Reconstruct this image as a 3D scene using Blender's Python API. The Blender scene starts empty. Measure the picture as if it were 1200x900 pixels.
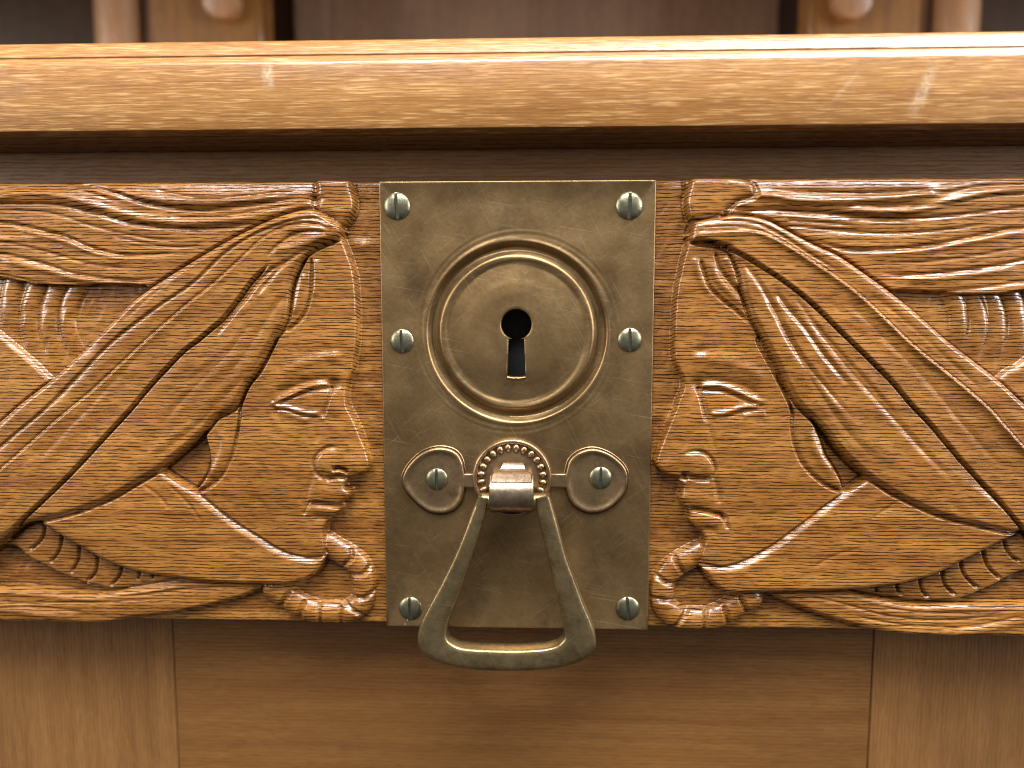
import bpy, bmesh, math, random
import numpy as np
from mathutils import Matrix, Vector

random.seed(5); rng = np.random.default_rng(7)
S = 0.00025                       # one working unit = 0.25 mm
scene = bpy.context.scene
col = scene.collection

# ------------------------------------------------------------------ camera, world, lamps, exposure
F, CX, CY, D = 867.0, 600.0, 450.0, 868.0          # focal length / centre in photo pixels; distance in units
PITCH, YAW = math.radians(5.70), math.radians(2.0)
def basis():
    cy, sy = math.cos(YAW), math.sin(YAW); cp, sp = math.cos(PITCH), math.sin(PITCH)
    f = np.array([-sy, cy, 0]); rt = np.array([cy, sy, 0]); up = np.array([0, 0, 1.0])
    return rt, up*cp + f*sp, f*cp - up*sp
RT, UP, FW = basis()
cam = bpy.data.cameras.new('camera'); camo = bpy.data.objects.new('camera', cam); col.objects.link(camo)
camo.matrix_world = Matrix(((RT[0], UP[0], -FW[0], 0), (RT[1], UP[1], -FW[1], -D*S), (RT[2], UP[2], -FW[2], 0), (0, 0, 0, 1)))
cam.sensor_width = 36; cam.lens = 36*F/1200; cam.clip_start = 0.005; cam.clip_end = 50
cam.dof.use_dof = True; cam.dof.focus_distance = 0.2145; cam.dof.aperture_fstop = 4.4
scene.camera = camo
w = bpy.data.worlds.new('World'); scene.world = w; w.use_nodes = True
_nt = w.node_tree; _tc = _nt.nodes.new('ShaderNodeTexCoord'); _sx = _nt.nodes.new('ShaderNodeSeparateXYZ'); _mr = _nt.nodes.new('ShaderNodeMapRange'); _cr = _nt.nodes.new('ShaderNodeValToRGB')
_nt.links.new(_tc.outputs['Generated'], _sx.inputs[0]); _nt.links.new(_sx.outputs[2], _mr.inputs[0]); _mr.inputs['From Min'].default_value = -1; _nt.links.new(_mr.outputs[0], _cr.inputs[0])
_cr.color_ramp.elements[0].color = (0.28, 0.25, 0.21, 1); _cr.color_ramp.elements[1].color = (1.25, 1.3, 1.36, 1); _cr.color_ramp.elements[0].position = 0.2; _cr.color_ramp.elements[1].position = 0.85
_nt.links.new(_cr.outputs[0], _nt.nodes['Background'].inputs[0])
w.node_tree.nodes['Background'].inputs[1].default_value = 0.31
def lamp(name, loc, aim, sx, sy, power, color):
    l = bpy.data.lights.new(name, 'AREA'); l.shape = 'RECTANGLE'; l.size = sx; l.size_y = sy; l.energy = power; l.color = color
    o = bpy.data.objects.new(name, l); col.objects.link(o); o.location = loc
    o.rotation_euler = (Vector(aim)-Vector(loc)).to_track_quat('-Z', 'Y').to_euler(); return o
lamp('ceiling_window_light', (0.25, -0.40, 0.95), (0.05, 0, 0.0), 1.7, 0.5, 68, (0.91, 0.96, 1.0))
lamp('right_window_light', (1.0, -0.45, 0.30), (0, 0, 0), 0.3, 0.6, 12, (0.9, 0.95, 1.0))
lamp('left_window_light', (-0.95, -0.5, 0.3), (0, 0, 0), 0.3, 0.6, 8, (1.0, 0.97, 0.93))
scene.view_settings.view_transform = 'Standard'; scene.view_settings.look = 'None'
scene.cycles.pixel_filter_type = 'BLACKMAN_HARRIS'; scene.cycles.filter_width = 1.1
scene.view_settings.exposure = 0.0; scene.view_settings.gamma = 1.0

# ------------------------------------------------------------------ helpers
def unp(uv, y=0.0):
    """photo pixels -> (x, z) in units on the vertical plane at depth y"""
    uv = np.atleast_2d(np.array(uv, float))
    d = (uv[:, :1]-CX)*RT - (uv[:, 1:2]-CY)*UP + F*FW
    t = (D+y)/d[:, 1:2]
    return d[:, [0, 2]]*t
def P(u, v, y=0.0):
    a = unp([(u, v)], y)[0]; return float(a[0]), float(a[1])
def zz(v, y, u=600): return P(u, v, y)[1]
def xx(u, y, v=450): return P(u, v, y)[0]
def smooth(pts, n=8, closed=False):
    p = np.array(pts, float); m = len(p)
    if m < 3: 
        t = np.linspace(0, 1, n+1)[:, None]; return p[0]*(1-t)+p[-1]*t
    out = []
    rngk = range(m if closed else m-1)
    for i in rngk:
        if closed: a, b, c, d = p[(i-1) % m], p[i], p[(i+1) % m], p[(i+2) % m]
        else: a, b, c, d = p[max(i-1, 0)], p[i], p[i+1], p[min(i+2, m-1)]
        for k in range(n):
            t = k/n
            out.append(0.5*((2*b)+(-a+c)*t+(2*a-5*b+4*c-d)*t*t+(-a+3*b-3*c+d)*t**3))
    if not closed: out.append(p[-1])
    return np.array(out)

def mesh_obj(name, verts, faces, mat, parent=None, smooth_=True, sharp=None):
    me = bpy.data.meshes.new(name)
    me.from_pydata([tuple(np.array(v)*S) for v in verts], [], faces); me.update()
    bm = bmesh.new(); bm.from_mesh(me); bmesh.ops.recalc_face_normals(bm, faces=bm.faces); bm.to_mesh(me); bm.free()
    if smooth_:
        me.polygons.foreach_set('use_smooth', [True]*len(me.polygons))
        me.set_sharp_from_angle(angle=math.radians(sharp if sharp else 40))
    o = bpy.data.objects.new(name, me); col.objects.link(o); me.materials.append(mat)
    if parent: o.parent = parent; o.matrix_parent_inverse = parent_inv(parent)
    return o
def parent_inv(p):
    m = Matrix.Translation(p.location); q = p.parent
    return m.inverted() if not q else Matrix.Identity(4)
def box(name, x0, x1, y0, y1, z0, z1, mat, parent, bev=2.0, seg=2):
    bm = bmesh.new(); bmesh.ops.create_cube(bm, size=1)
    for v in bm.verts: v.co = Vector(((x0+x1)/2+v.co.x*(x1-x0), (y0+y1)/2+v.co.y*(y1-y0), (z0+z1)/2+v.co.z*(z1-z0)))*S
    if bev: bmesh.ops.bevel(bm, geom=bm.edges[:], offset=bev*S, segments=seg, affect='EDGES')
    me = bpy.data.meshes.new(name); bm.to_mesh(me); bm.free()
    me.polygons.foreach_set('use_smooth', [True]*len(me.polygons)); me.set_sharp_from_angle(angle=math.radians(50))
    o = bpy.data.objects.new(name, me); col.objects.link(o); me.materials.append(mat)
    if parent: o.parent = parent; o.matrix_parent_inverse = parent_inv(parent)
    return o
def thing(name, label, cat, loc):
    o = bpy.data.objects.new(name, None); col.objects.link(o); o.location = loc; o.empty_display_size = 0.02
    o['label'] = label; o['category'] = cat; return o

# ------------------------------------------------------------------ materials
def newmat(name):
    m = bpy.data.materials.new(name); m.use_nodes = True; nt = m.node_tree
    return m, nt, nt.nodes['Principled BSDF']
def N(nt, t, **kw):
    n = nt.nodes.new(t)
    for k, v in kw.items():
        if k in n.inputs: n.inputs[k].default_value = v
        else: setattr(n, k, v)
    return n
def ramp(nt, stops):
    n = nt.nodes.new('ShaderNodeValToRGB'); e = n.color_ramp.elements
    while len(e) < len(stops): e.new(0.5)
    for q, (p, c) in zip(e, stops):
        q.position = p; q.color = (*c, 1) if len(c) == 3 else (c[0],)*3+(1,)
    return n
def mix(nt, a, b, fac, mode='MIX'):
    n = nt.nodes.new('ShaderNodeMix'); n.data_type = 'RGBA'; n.blend_type = mode
    for s, v in ((0, fac), (6, a), (7, b)):
        if hasattr(v, 'is_linked') or hasattr(v, 'links'): nt.links.new(v, n.inputs[s])
        elif s == 0: n.inputs[0].default_value = v
        else: n.inputs[s].default_value = (*v, 1)
    return n.outputs[2]

def wood(name, light, mid, dark, pore, axis='X', pore_amt=0.8, rough=0.36, coat=0.35, bump=0.35, fleck=None, cell=1.0, spec=0.5, low=0.5):
    m, nt, b = newmat(name); L = nt.links.new
    tc = N(nt, 'ShaderNodeTexCoord')
    def mapped(sl, sa, sd):
        mp = N(nt, 'ShaderNodeMapping')
        mp.inputs['Scale'].default_value = (sl, sd, sa) if axis == 'X' else (sa, sd, sl)
        L(tc.outputs['Object'], mp.inputs['Vector']); return mp.outputs[0]
    # slight wander of the grain
    wn = N(nt, 'ShaderNodeTexNoise', Scale=1.0, Detail=2.0); L(mapped(28, 60, 60), wn.inputs['Vector'])
    def warp(vec, amt):
        s = N(nt, 'ShaderNodeVectorMath', operation='SCALE'); s.inputs['Scale'].default_value = amt
        L(wn.outputs['Color'], s.inputs[0]); a = N(nt, 'ShaderNodeVectorMath', operation='ADD')
        L(vec, a.inputs[0]); L(s.outputs[0], a.inputs[1]); return a.outputs[0]
    rings = N(nt, 'ShaderNodeTexNoise', Scale=1.0, Detail=3.0, Roughness=0.55); L(warp(mapped(12, 260, 90), 0.8), rings.inputs['Vector'])
    c1 = ramp(nt, [(0.28, dark), (0.5, mid), (0.72, light)]); L(rings.outputs[0], c1.inputs[0])
    big = N(nt, 'ShaderNodeTexNoise', Scale=1.0, Detail=2.0); L(mapped(16, 32, 20), big.inputs['Vector'])
    rb = ramp(nt, [(0.3, (1-low*0.45,)*3), (0.7, (1.0,)*3)]); L(big.outputs[0], rb.inputs[0])
    cc = mix(nt, c1.outputs[0], rb.outputs[0], 1.0, 'MULTIPLY')
    fine = N(nt, 'ShaderNodeTexNoise', Scale=1.0, Detail=2.0); L(warp(mapped(200, 3600, 600), 1.0), fine.inputs['Vector'])
    rf = ramp(nt, [(0.3, (0.72,)*3), (0.62, (1.0,)*3)]); L(fine.outputs[0], rf.inputs[0])
    cc = mix(nt, cc, rf.outputs[0], 1.0, 'MULTIPLY')
    # open pores: short dark dashes along the grain
    def rows(period, wob, dash_l, dash_s, lo, hi, w0, w1, amt):
        k = 2*math.pi/period
        sx_ = N(nt, 'ShaderNodeSeparateXYZ'); L(tc.outputs['Object'], sx_.inputs[0])
        ph = N(nt, 'ShaderNodeMath', operation='MULTIPLY_ADD'); L(sx_.outputs[1], ph.inputs[0]); ph.inputs[1].default_value = 0.22*k
        mz = N(nt, 'ShaderNodeMath', operation='MULTIPLY'); L(sx_.outputs[2 if axis == 'X' else 0], mz.inputs[0]); mz.inputs[1].default_value = k; L(mz.outputs[0], ph.inputs[2])
        n1 = N(nt, 'ShaderNodeTexNoise', Scale=1.0, Detail=3.0, Roughness=0.6); L(mapped(75, 230, 130), n1.inputs['Vector'])
        ad = N(nt, 'ShaderNodeMath', operation='MULTIPLY_ADD'); L(n1.outputs[0], ad.inputs[0]); ad.inputs[1].default_value = wob; L(ph.outputs[0], ad.inputs[2])
        sn = N(nt, 'ShaderNodeMath', operation='SINE'); L(ad.outputs[0], sn.inputs[0])
        rs = ramp(nt, [(w0, (0.0,)*3), (w1, (1.0,)*3)]); h_ = N(nt, 'ShaderNodeMath', operation='MULTIPLY_ADD'); h_.inputs[1].default_value = 0.5; h_.inputs[2].default_value = 0.5
        L(sn.outputs[0], h_.inputs[0]); L(h_.outputs[0], rs.inputs[0])
        dn = N(nt, 'ShaderNodeTexNoise', Scale=1.0, Detail=2.0); L(mapped(dash_l, dash_s, 300), dn.inputs['Vector'])
        dr = ramp(nt, [(lo, (0.0,)*3), (hi, (amt,)*3)]); L(dn.outputs[0], dr.inputs[0])
        m_ = N(nt, 'ShaderNodeMath', operation='MULTIPLY'); L(rs.outputs[0], m_.inputs[0]); L(dr.outputs[0], m_.inputs[1]); return m_
    r1 = rows(0.00102/cell, 9.0, 170*cell, 1000*cell, 0.34, 0.50, 0.68, 0.95, 1.0)
    r2 = rows(0.00069/cell, 13.0, 330*cell, 1600*cell, 0.46, 0.60, 0.62, 0.95, 0.8)
    mx = N(nt, 'ShaderNodeMath', operation='MAXIMUM'); L(r1.outputs[0], mx.inputs[0]); L(r2.outputs[0], mx.inputs[1])
    am = N(nt, 'ShaderNodeMath', operation='MULTIPLY'); am.inputs[1].default_value = pore_amt; L(mx.outputs[0], am.inputs[0])
    cc = mix(nt, cc, pore, am.outputs[0])
    if fleck:
        fl = N(nt, 'ShaderNodeTexNoise', Scale=1.0, Detail=2.0); L(mapped(120, 2900, 300), fl.inputs['Vector'])
        rr = ramp(nt, [(0.54, (0.0,)*3), (0.68, (0.45,)*3)]); L(fl.outputs[0], rr.inputs[0])
        cc = mix(nt, cc, fleck, rr.outputs[0])
    L(cc, b.inputs['Base Color'])
    rgh = N(nt, 'ShaderNodeMath', operation='MULTIPLY_ADD'); rgh.inputs[1].default_value = 0.25; rgh.inputs[2].default_value = rough
    L(am.outputs[0], rgh.inputs[0]); L(rgh.outputs[0], b.inputs['Roughness'])
    cw = N(nt, 'ShaderNodeMath', operation='MULTIPLY_ADD'); cw.inputs[1].default_value = -0.9*coat/max(pore_amt, 0.1); cw.inputs[2].default_value = coat; cw.use_clamp = True
    sw = N(nt, 'ShaderNodeMath', operation='MULTIPLY_ADD'); sw.inputs[1].default_value = -0.95*spec/max(pore_amt, 0.1); sw.inputs[2].default_value = spec; sw.use_clamp = True
    L(am.outputs[0], sw.inputs[0]); L(sw.outputs[0], b.inputs['Specular IOR Level'])
    L(am.outputs[0], cw.inputs[0]); L(cw.outputs[0], b.inputs['Coat Weight'])
    b.inputs['Coat Weight'].default_value = coat; b.inputs['Coat Roughness'].default_value = 0.18
    b.inputs['Specular IOR Level'].default_value = spec
    hsum = N(nt, 'ShaderNodeMath', operation='MULTIPLY_ADD'); hsum.inputs[1].default_value = 0.35
    L(fine.outputs[0], hsum.inputs[0])
    inv = N(nt, 'ShaderNodeMath', operation='SUBTRACT'); inv.inputs[0].default_value = 1.0; L(mx.outputs[0], inv.inputs[1]); L(inv.outputs[0], hsum.inputs[2])
    bp = N(nt, 'ShaderNodeBump', Strength=bump, Distance=0.00016); L(hsum.outputs[0], bp.inputs['Height'])
    L(bp.outputs[0], b.inputs['Normal']); L(bp.outputs[0], b.inputs['Coat Normal'])
    m['nt'] = 1
    return m

def metal(name, c1, c2, c3, rough=0.42, metallic=0.9, bump=0.12, spots=0.5, scale=1.0):
    m, nt, b = newmat(name); L = nt.links.new
    tc = N(nt, 'ShaderNodeTexCoord')
    n1 = N(nt, 'ShaderNodeTexNoise', Scale=38.0*scale, Detail=5.0, Roughness=0.6); L(tc.outputs['Object'], n1.inputs['Vector'])
    r1 = ramp(nt, [(0.32, c1), (0.5, c2), (0.68, c3)]); L(n1.outputs[0], r1.inputs[0])
    n2 = N(nt, 'ShaderNodeTexNoise', Scale=900.0, Detail=3.0); L(tc.outputs['Object'], n2.inputs['Vector'])
    r2 = ramp(nt, [(0.28, (1-0.35*spots,)*3), (0.6, (1.0,)*3)]); L(n2.outputs[0], r2.inputs[0])
    cc = mix(nt, r1.outputs[0], r2.outputs[0], 1.0, 'MULTIPLY')
    n5 = N(nt, 'ShaderNodeTexNoise', Scale=95.0*scale, Detail=6.0, Roughness=0.68); L(tc.outputs['Object'], n5.inputs['Vector'])
    r5 = ramp(nt, [(0.52, (0.0,)*3), (0.72, (0.6,)*3)]); L(n5.outputs[0], r5.inputs[0])
    cc = mix(nt, cc, (0.085, 0.055, 0.03), r5.outputs[0])
    scr = None
    for rot, sc_ in ((0.5, (5200, 300, 90)), (-0.9, (6000, 300, 110)), (1.4, (4800, 300, 70))):
        mq = N(nt, 'ShaderNodeMapping'); mq.inputs['Scale'].default_value = sc_; mo = N(nt, 'ShaderNodeMapping'); mo.inputs['Rotation'].default_value = (0, rot, 0); L(tc.outputs['Object'], mo.inputs[0]); L(mo.outputs[0], mq.inputs[0])
        nq = N(nt, 'ShaderNodeTexNoise', Scale=1.0, Detail=0.0); L(mq.outputs[0], nq.inputs['Vector'])
        rq = ramp(nt, [(0.77, (0.0,)*3), (0.82, (0.32,)*3)]); L(nq.outputs[0], rq.inputs[0])
        if scr is None: scr = rq.outputs[0]
        else:
            mm = N(nt, 'ShaderNodeMath', operation='MAXIMUM'); L(scr, mm.inputs[0]); L(rq.outputs[0], mm.inputs[1]); scr = mm.outputs[0]
    cc = mix(nt, cc, (0.5, 0.38, 0.22), scr)
    L(cc, b.inputs['Base Color']); b.inputs['Metallic'].default_value = metallic
    mr = N(nt, 'ShaderNodeMapRange'); mr.inputs['To Min'].default_value = rough-0.09; mr.inputs['To Max'].default_value = rough+0.12
    n3 = N(nt, 'ShaderNodeTexNoise', Scale=160.0*scale, Detail=4.0); L(tc.outputs['Object'], n3.inputs['Vector'])
    L(n3.outputs[0], mr.inputs[0]); L(mr.outputs[0], b.inputs['Roughness'])
    # hairline scratches
    mp = N(nt, 'ShaderNodeMapping'); mp.inputs['Scale'].default_value = (2600, 400, 120); mp.inputs['Rotation'].default_value = (0, 0.7, 0)
    L(tc.outputs['Object'], mp.inputs[0]); n4 = N(nt, 'ShaderNodeTexNoise', Scale=1.0, Detail=1.0); L(mp.outputs[0], n4.inputs['Vector'])
    ad = N(nt, 'ShaderNodeMath', operation='MULTIPLY_ADD'); ad.inputs[1].default_value = 0.25; L(n4.outputs[0], ad.inputs[0]); L(n2.outputs[0], ad.inputs[2])
    ad2 = N(nt, 'ShaderNodeMath', operation='MULTIPLY_ADD'); ad2.inputs[1].default_value = 2.0; L(n3.outputs[0], ad2.inputs[0]); L(ad.outputs[0], ad2.inputs[2])
    bp = N(nt, 'ShaderNodeBump', Strength=bump, Distance=0.0002); L(ad2.outputs[0], bp.inputs['Height']); L(bp.outputs[0], b.inputs['Normal'])
    return m

M = {}
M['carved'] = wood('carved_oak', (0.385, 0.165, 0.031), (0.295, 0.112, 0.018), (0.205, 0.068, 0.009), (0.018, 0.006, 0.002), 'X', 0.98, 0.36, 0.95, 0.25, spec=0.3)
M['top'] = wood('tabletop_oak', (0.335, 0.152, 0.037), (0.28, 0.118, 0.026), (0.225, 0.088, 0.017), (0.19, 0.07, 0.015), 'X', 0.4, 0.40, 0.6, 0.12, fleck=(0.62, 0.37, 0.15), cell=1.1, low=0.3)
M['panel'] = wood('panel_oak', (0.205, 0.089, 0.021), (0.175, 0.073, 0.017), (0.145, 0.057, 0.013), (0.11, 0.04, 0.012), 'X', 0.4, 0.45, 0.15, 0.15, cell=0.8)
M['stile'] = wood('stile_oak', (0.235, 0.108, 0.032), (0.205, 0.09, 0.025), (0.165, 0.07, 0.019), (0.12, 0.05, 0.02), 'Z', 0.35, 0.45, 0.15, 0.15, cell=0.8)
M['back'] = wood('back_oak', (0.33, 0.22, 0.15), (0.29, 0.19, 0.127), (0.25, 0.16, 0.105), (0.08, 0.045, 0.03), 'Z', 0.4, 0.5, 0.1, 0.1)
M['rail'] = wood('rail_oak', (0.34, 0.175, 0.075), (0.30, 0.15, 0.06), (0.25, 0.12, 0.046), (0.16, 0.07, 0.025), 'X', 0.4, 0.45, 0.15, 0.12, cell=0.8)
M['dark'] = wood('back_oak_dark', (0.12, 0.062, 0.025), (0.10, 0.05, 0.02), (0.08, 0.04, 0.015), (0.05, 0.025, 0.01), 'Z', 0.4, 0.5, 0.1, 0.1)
M['block'] = wood('bracket_oak', (0.31, 0.15, 0.034), (0.25, 0.115, 0.023), (0.18, 0.08, 0.016), (0.2, 0.08, 0.02), 'Z', 0.4, 0.42, 0.2, 0.1)
M['post'] = wood('post_oak', (0.46, 0.26, 0.135), (0.40, 0.22, 0.11), (0.33, 0.17, 0.08), (0.36, 0.2, 0.1), 'Z', 0.4, 0.4, 0.2, 0.1)
M['brass'] = metal('patinated_brass', (0.185, 0.106, 0.042), (0.245, 0.148, 0.063), (0.29, 0.18, 0.08), 0.40, 0.92, 0.2, spots=0.35, scale=0.8)
M['boss'] = metal('brass_fitting', (0.24, 0.155, 0.075), (0.30, 0.19, 0.095), (0.35, 0.22, 0.12), 0.33, 0.9, 0.2, scale=2)
M['bail'] = metal('olive_brass', (0.20, 0.14, 0.063), (0.26, 0.182, 0.085), (0.33, 0.235, 0.115), 0.31, 0.9, 0.15, scale=2)
M['clasp'] = metal('worn_brass', (0.27, 0.185, 0.115), (0.34, 0.245, 0.165), (0.41, 0.315, 0.23), 0.30, 0.95, 0.2, scale=3)
M['screw'] = metal('verdigris_screw', (0.14, 0.12, 0.068), (0.205, 0.185, 0.115), (0.26, 0.25, 0.17), 0.32, 0.9, 0.15, scale=4)
M['black'], _nt, _b = newmat('lock_interior'); _b.inputs['Base Color'].default_value = (0.012, 0.01, 0.009, 1); _b.inputs['Roughness'].default_value = 0.8

def scuff(m, a, b_, width, color, amt):
    nt = m.node_tree; L = nt.links.new; bs = nt.nodes['Principled BSDF']
    src = bs.inputs['Base Color'].links[0].from_socket
    d = np.array(b_)-np.array(a); ln = float(np.hypot(*d)); d /= ln
    tc = N(nt, 'ShaderNodeTexCoord'); sp = N(nt, 'ShaderNodeVectorMath', operation='SUBTRACT'); L(tc.outputs['Object'], sp.inputs[0]); sp.inputs[1].default_value = (a[0], 0, a[1])
    def dot(v):
        n = N(nt, 'ShaderNodeVectorMath', operation='DOT_PRODUCT'); L(sp.outputs[0], n.inputs[0]); n.inputs[1].default_value = v; return n.outputs['Value']
    al = dot((d[0]/ln, 0, d[1]/ln)); ac = dot((-d[1]/width, 0, d[0]/width))
    def bell(x, off, k):
        s_ = N(nt, 'ShaderNodeMath', operation='SUBTRACT'); L(x, s_.inputs[0]); s_.inputs[1].default_value = off
        ab = N(nt, 'ShaderNodeMath', operation='ABSOLUTE'); L(s_.outputs[0], ab.inputs[0])
        mr = N(nt, 'ShaderNodeMapRange'); mr.inputs['From Min'].default_value = k; mr.inputs['From Max'].default_value = k*0.3; L(ab.outputs[0], mr.inputs[0]); return mr.outputs[0]
    ns = N(nt, 'ShaderNodeTexNoise', Scale=700.0, Detail=5.0, Roughness=0.7); L(tc.outputs['Object'], ns.inputs['Vector'])
    nr = ramp(nt, [(0.35, (0.0,)*3), (0.75, (1.0,)*3)]); L(ns.outputs[0], nr.inputs[0])
    m1 = N(nt, 'ShaderNodeMath', operation='MULTIPLY'); L(bell(al, 0.5, 0.5), m1.inputs[0]); L(bell(ac, 0.0, 1.0), m1.inputs[1])
    m2 = N(nt, 'ShaderNodeMath', operation='MULTIPLY'); L(m1.outputs[0], m2.inputs[0]); L(nr.outputs[0], m2.inputs[1])
    m3 = N(nt, 'ShaderNodeMath', operation='MULTIPLY'); L(m2.outputs[0], m3.inputs[0]); m3.inputs[1].default_value = amt
    L(mix(nt, src, color, m3.outputs[0]), bs.inputs['Base Color'])
for (u0, v0, u1, v1, wd, am) in ((1066, 142, 1098, 70, 9, 0.5), (1012, 78, 968, 128, 4, 0.22), (312, 70, 316, 108, 8, 0.6), (985, 143, 1008, 143, 3, 0.0)):
    if am:
        a_ = P(u0, v0, -34); b2 = P(u1, v1, -34); scuff(M['top'], (a_[0]*S, a_[1]*S), (b2[0]*S, b2[1]*S), wd*S, (0.62, 0.5, 0.36), am)

# ------------------------------------------------------------------ cabinet
BT, BB = 147.0, -381.5                                  # top and bottom of the drawer front
XL, XR = -1050.0, 1050.0
cab = thing('cabinet', 'golden brown oak cabinet with overhanging top board and plain lower panel around the carved drawer', 'cabinet', (0, 0.02, -0.16))
def extrude_x(name, prof, x0, x1, mat, parent, sharp=30):
    n = len(prof); v = [(x0, y, z) for y, z in prof]+[(x1, y, z) for y, z in prof]
    f = [(i, (i+1) % n, n+(i+1) % n, n+i) for i in range(n)]+[tuple(range(n)), tuple(range(2*n-1, n-1, -1))]
    return mesh_obj(name, v, f, mat, parent, True, sharp)
yt = -34.0
zb, z1, z2 = zz(149.5, yt), zz(70, yt), zz(45, yt+26)
prof = [(yt+3, zb), (yt+0.8, zb+0.8), (yt, zb+3), (yt, z1-2.5), (yt+0.5, z1-0.6), (yt+1.4, z1+1.2), (yt+5.2, z1+7.4), (yt+6.6, z1+8.6), (yt+8.0, z1+8.8), (yt+8.0, z1+9.8), (yt+7.0, z1+10.6)]
hz = z2-(z1+10.6)
prof += [(yt+7.4, z1+11.4), (yt+7.4+0.62*hz*0.45, z1+10.6+hz*0.5), (yt+7.4+0.62*hz*0.8, z1+10.6+hz*0.82), (yt+7.4+0.62*hz*1.1, z1+10.6+hz*0.95), (yt+7.4+hz*1.0, z2-0.1)]
prof += [(900, z2), (900, zb)]
top = extrude_x('tabletop', prof, XL, XR, M['top'], cab, 28)
ym = -6.0; zm = zz(161, ym)
extrude_x('top_moulding', [(ym, zb-0.6), (ym, zm+5), (ym+1.5, zm+1.5), (ym+5, zm), (58, zm), (58, zb-0.6)], XL, XR, M['panel'], top)
RY = 60.0
box('drawer_rail', XL, XR, RY, RY+60, BT-60, zb-1, M['rail'], cab, 1)
PY = 62.0
xs0, xs1 = xx(206, PY, 815), xx(1021, PY, 815)
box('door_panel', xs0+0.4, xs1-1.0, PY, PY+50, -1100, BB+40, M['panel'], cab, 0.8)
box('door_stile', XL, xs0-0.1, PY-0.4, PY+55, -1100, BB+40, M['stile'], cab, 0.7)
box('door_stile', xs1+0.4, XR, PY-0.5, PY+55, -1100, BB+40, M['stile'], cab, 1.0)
# upper part standing on the top board, out of focus
zt = z2
BY = 700.0
box('back_panel', xx(380, BY, 20), xx(882, BY, 20), BY+10, BY+40, zt+0.5, zt+399.5, M['back'], cab, 2)
for a, c in ((345, 379.5), (882.5, 912)):
    box('back_stile', xx(a, BY-20, 20), xx(c, BY-20, 20), BY-24, BY+40, zt+0.5, zt+399.5, M['back'], cab, 3)
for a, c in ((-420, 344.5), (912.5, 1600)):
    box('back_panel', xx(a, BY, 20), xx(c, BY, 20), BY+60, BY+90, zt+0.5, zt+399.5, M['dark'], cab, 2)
def cyl_z(name, x, y, r, z0, z1, mat, parent, n=40):
    v = []; f = []
    zs = [(z0, r*1.0), (z0+6, r*1.06), (z0+16, r*1.06), (z0+22, r), (z1, r)]
    for z, q in zs:
        for k in range(n): v.append((x+q*math.cos(2*math.pi*k/n), y+q*math.sin(2*math.pi*k/n), z))
    for j in range(len(zs)-1):
        for k in range(n): f.append((j*n+k, j*n+(k+1) % n, (j+1)*n+(k+1) % n, (j+1)*n+k))
    f += [tuple(range(n)), tuple(range(len(v)-1, len(v)-n-1, -1))]
    return mesh_obj(name, v, f, mat, parent, True, 50)
def cyl_y(name, x, z, y0, y1, r, mat, parent, n=40):
    v = []; f = []
    for y, q in ((y0, r*0.86), (y0+2, r*0.96), (y0+5, r), (y1, r)):
        for k in range(n): v.append((x+q*math.cos(2*math.pi*k/n), y, z+q*math.sin(2*math.pi*k/n)))
    for j in range(3):
        for k in range(n): f.append((j*n+k, j*n+(k+1) % n, (j+1)*n+(k+1) % n, (j+1)*n+k))
    f += [tuple(range(n)), tuple(range(len(v)-1, len(v)-n-1, -1))]
    return mesh_obj(name, v, f, mat, parent, True, 35)
box('unseen_shade_shelf', XL-600, XR+600, 230, BY+90, zt+400, zt+440, M['panel'], cab, 4)  # unseen board added above the view to shade the upper part
GY = 520.0
for a, c, pa, pb, du in ((165, 312, 114, 165, 258), (943, 1092, 1092, 1145, 1000)):
    br = box('gallery_bracket', xx(a, GY, 20), xx(c, GY, 20), GY, GY+56, zt+0.5, zt+399.5, M['block'], cab, 22, 5)
    x, z = P(du, -2, GY-20)
    cyl_y('dowel_end', x, z, GY-22, GY-0.5, 34, M['post'], br)
    r = (xx(pb, GY+26, 20)-xx(pa, GY+26, 20))/2
    cyl_z('gallery_post', (xx(pb, GY+26, 20)+xx(pa, GY+26, 20))/2, GY+26, r, zt+0.5, zt+399.5, M['post'], cab)

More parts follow.
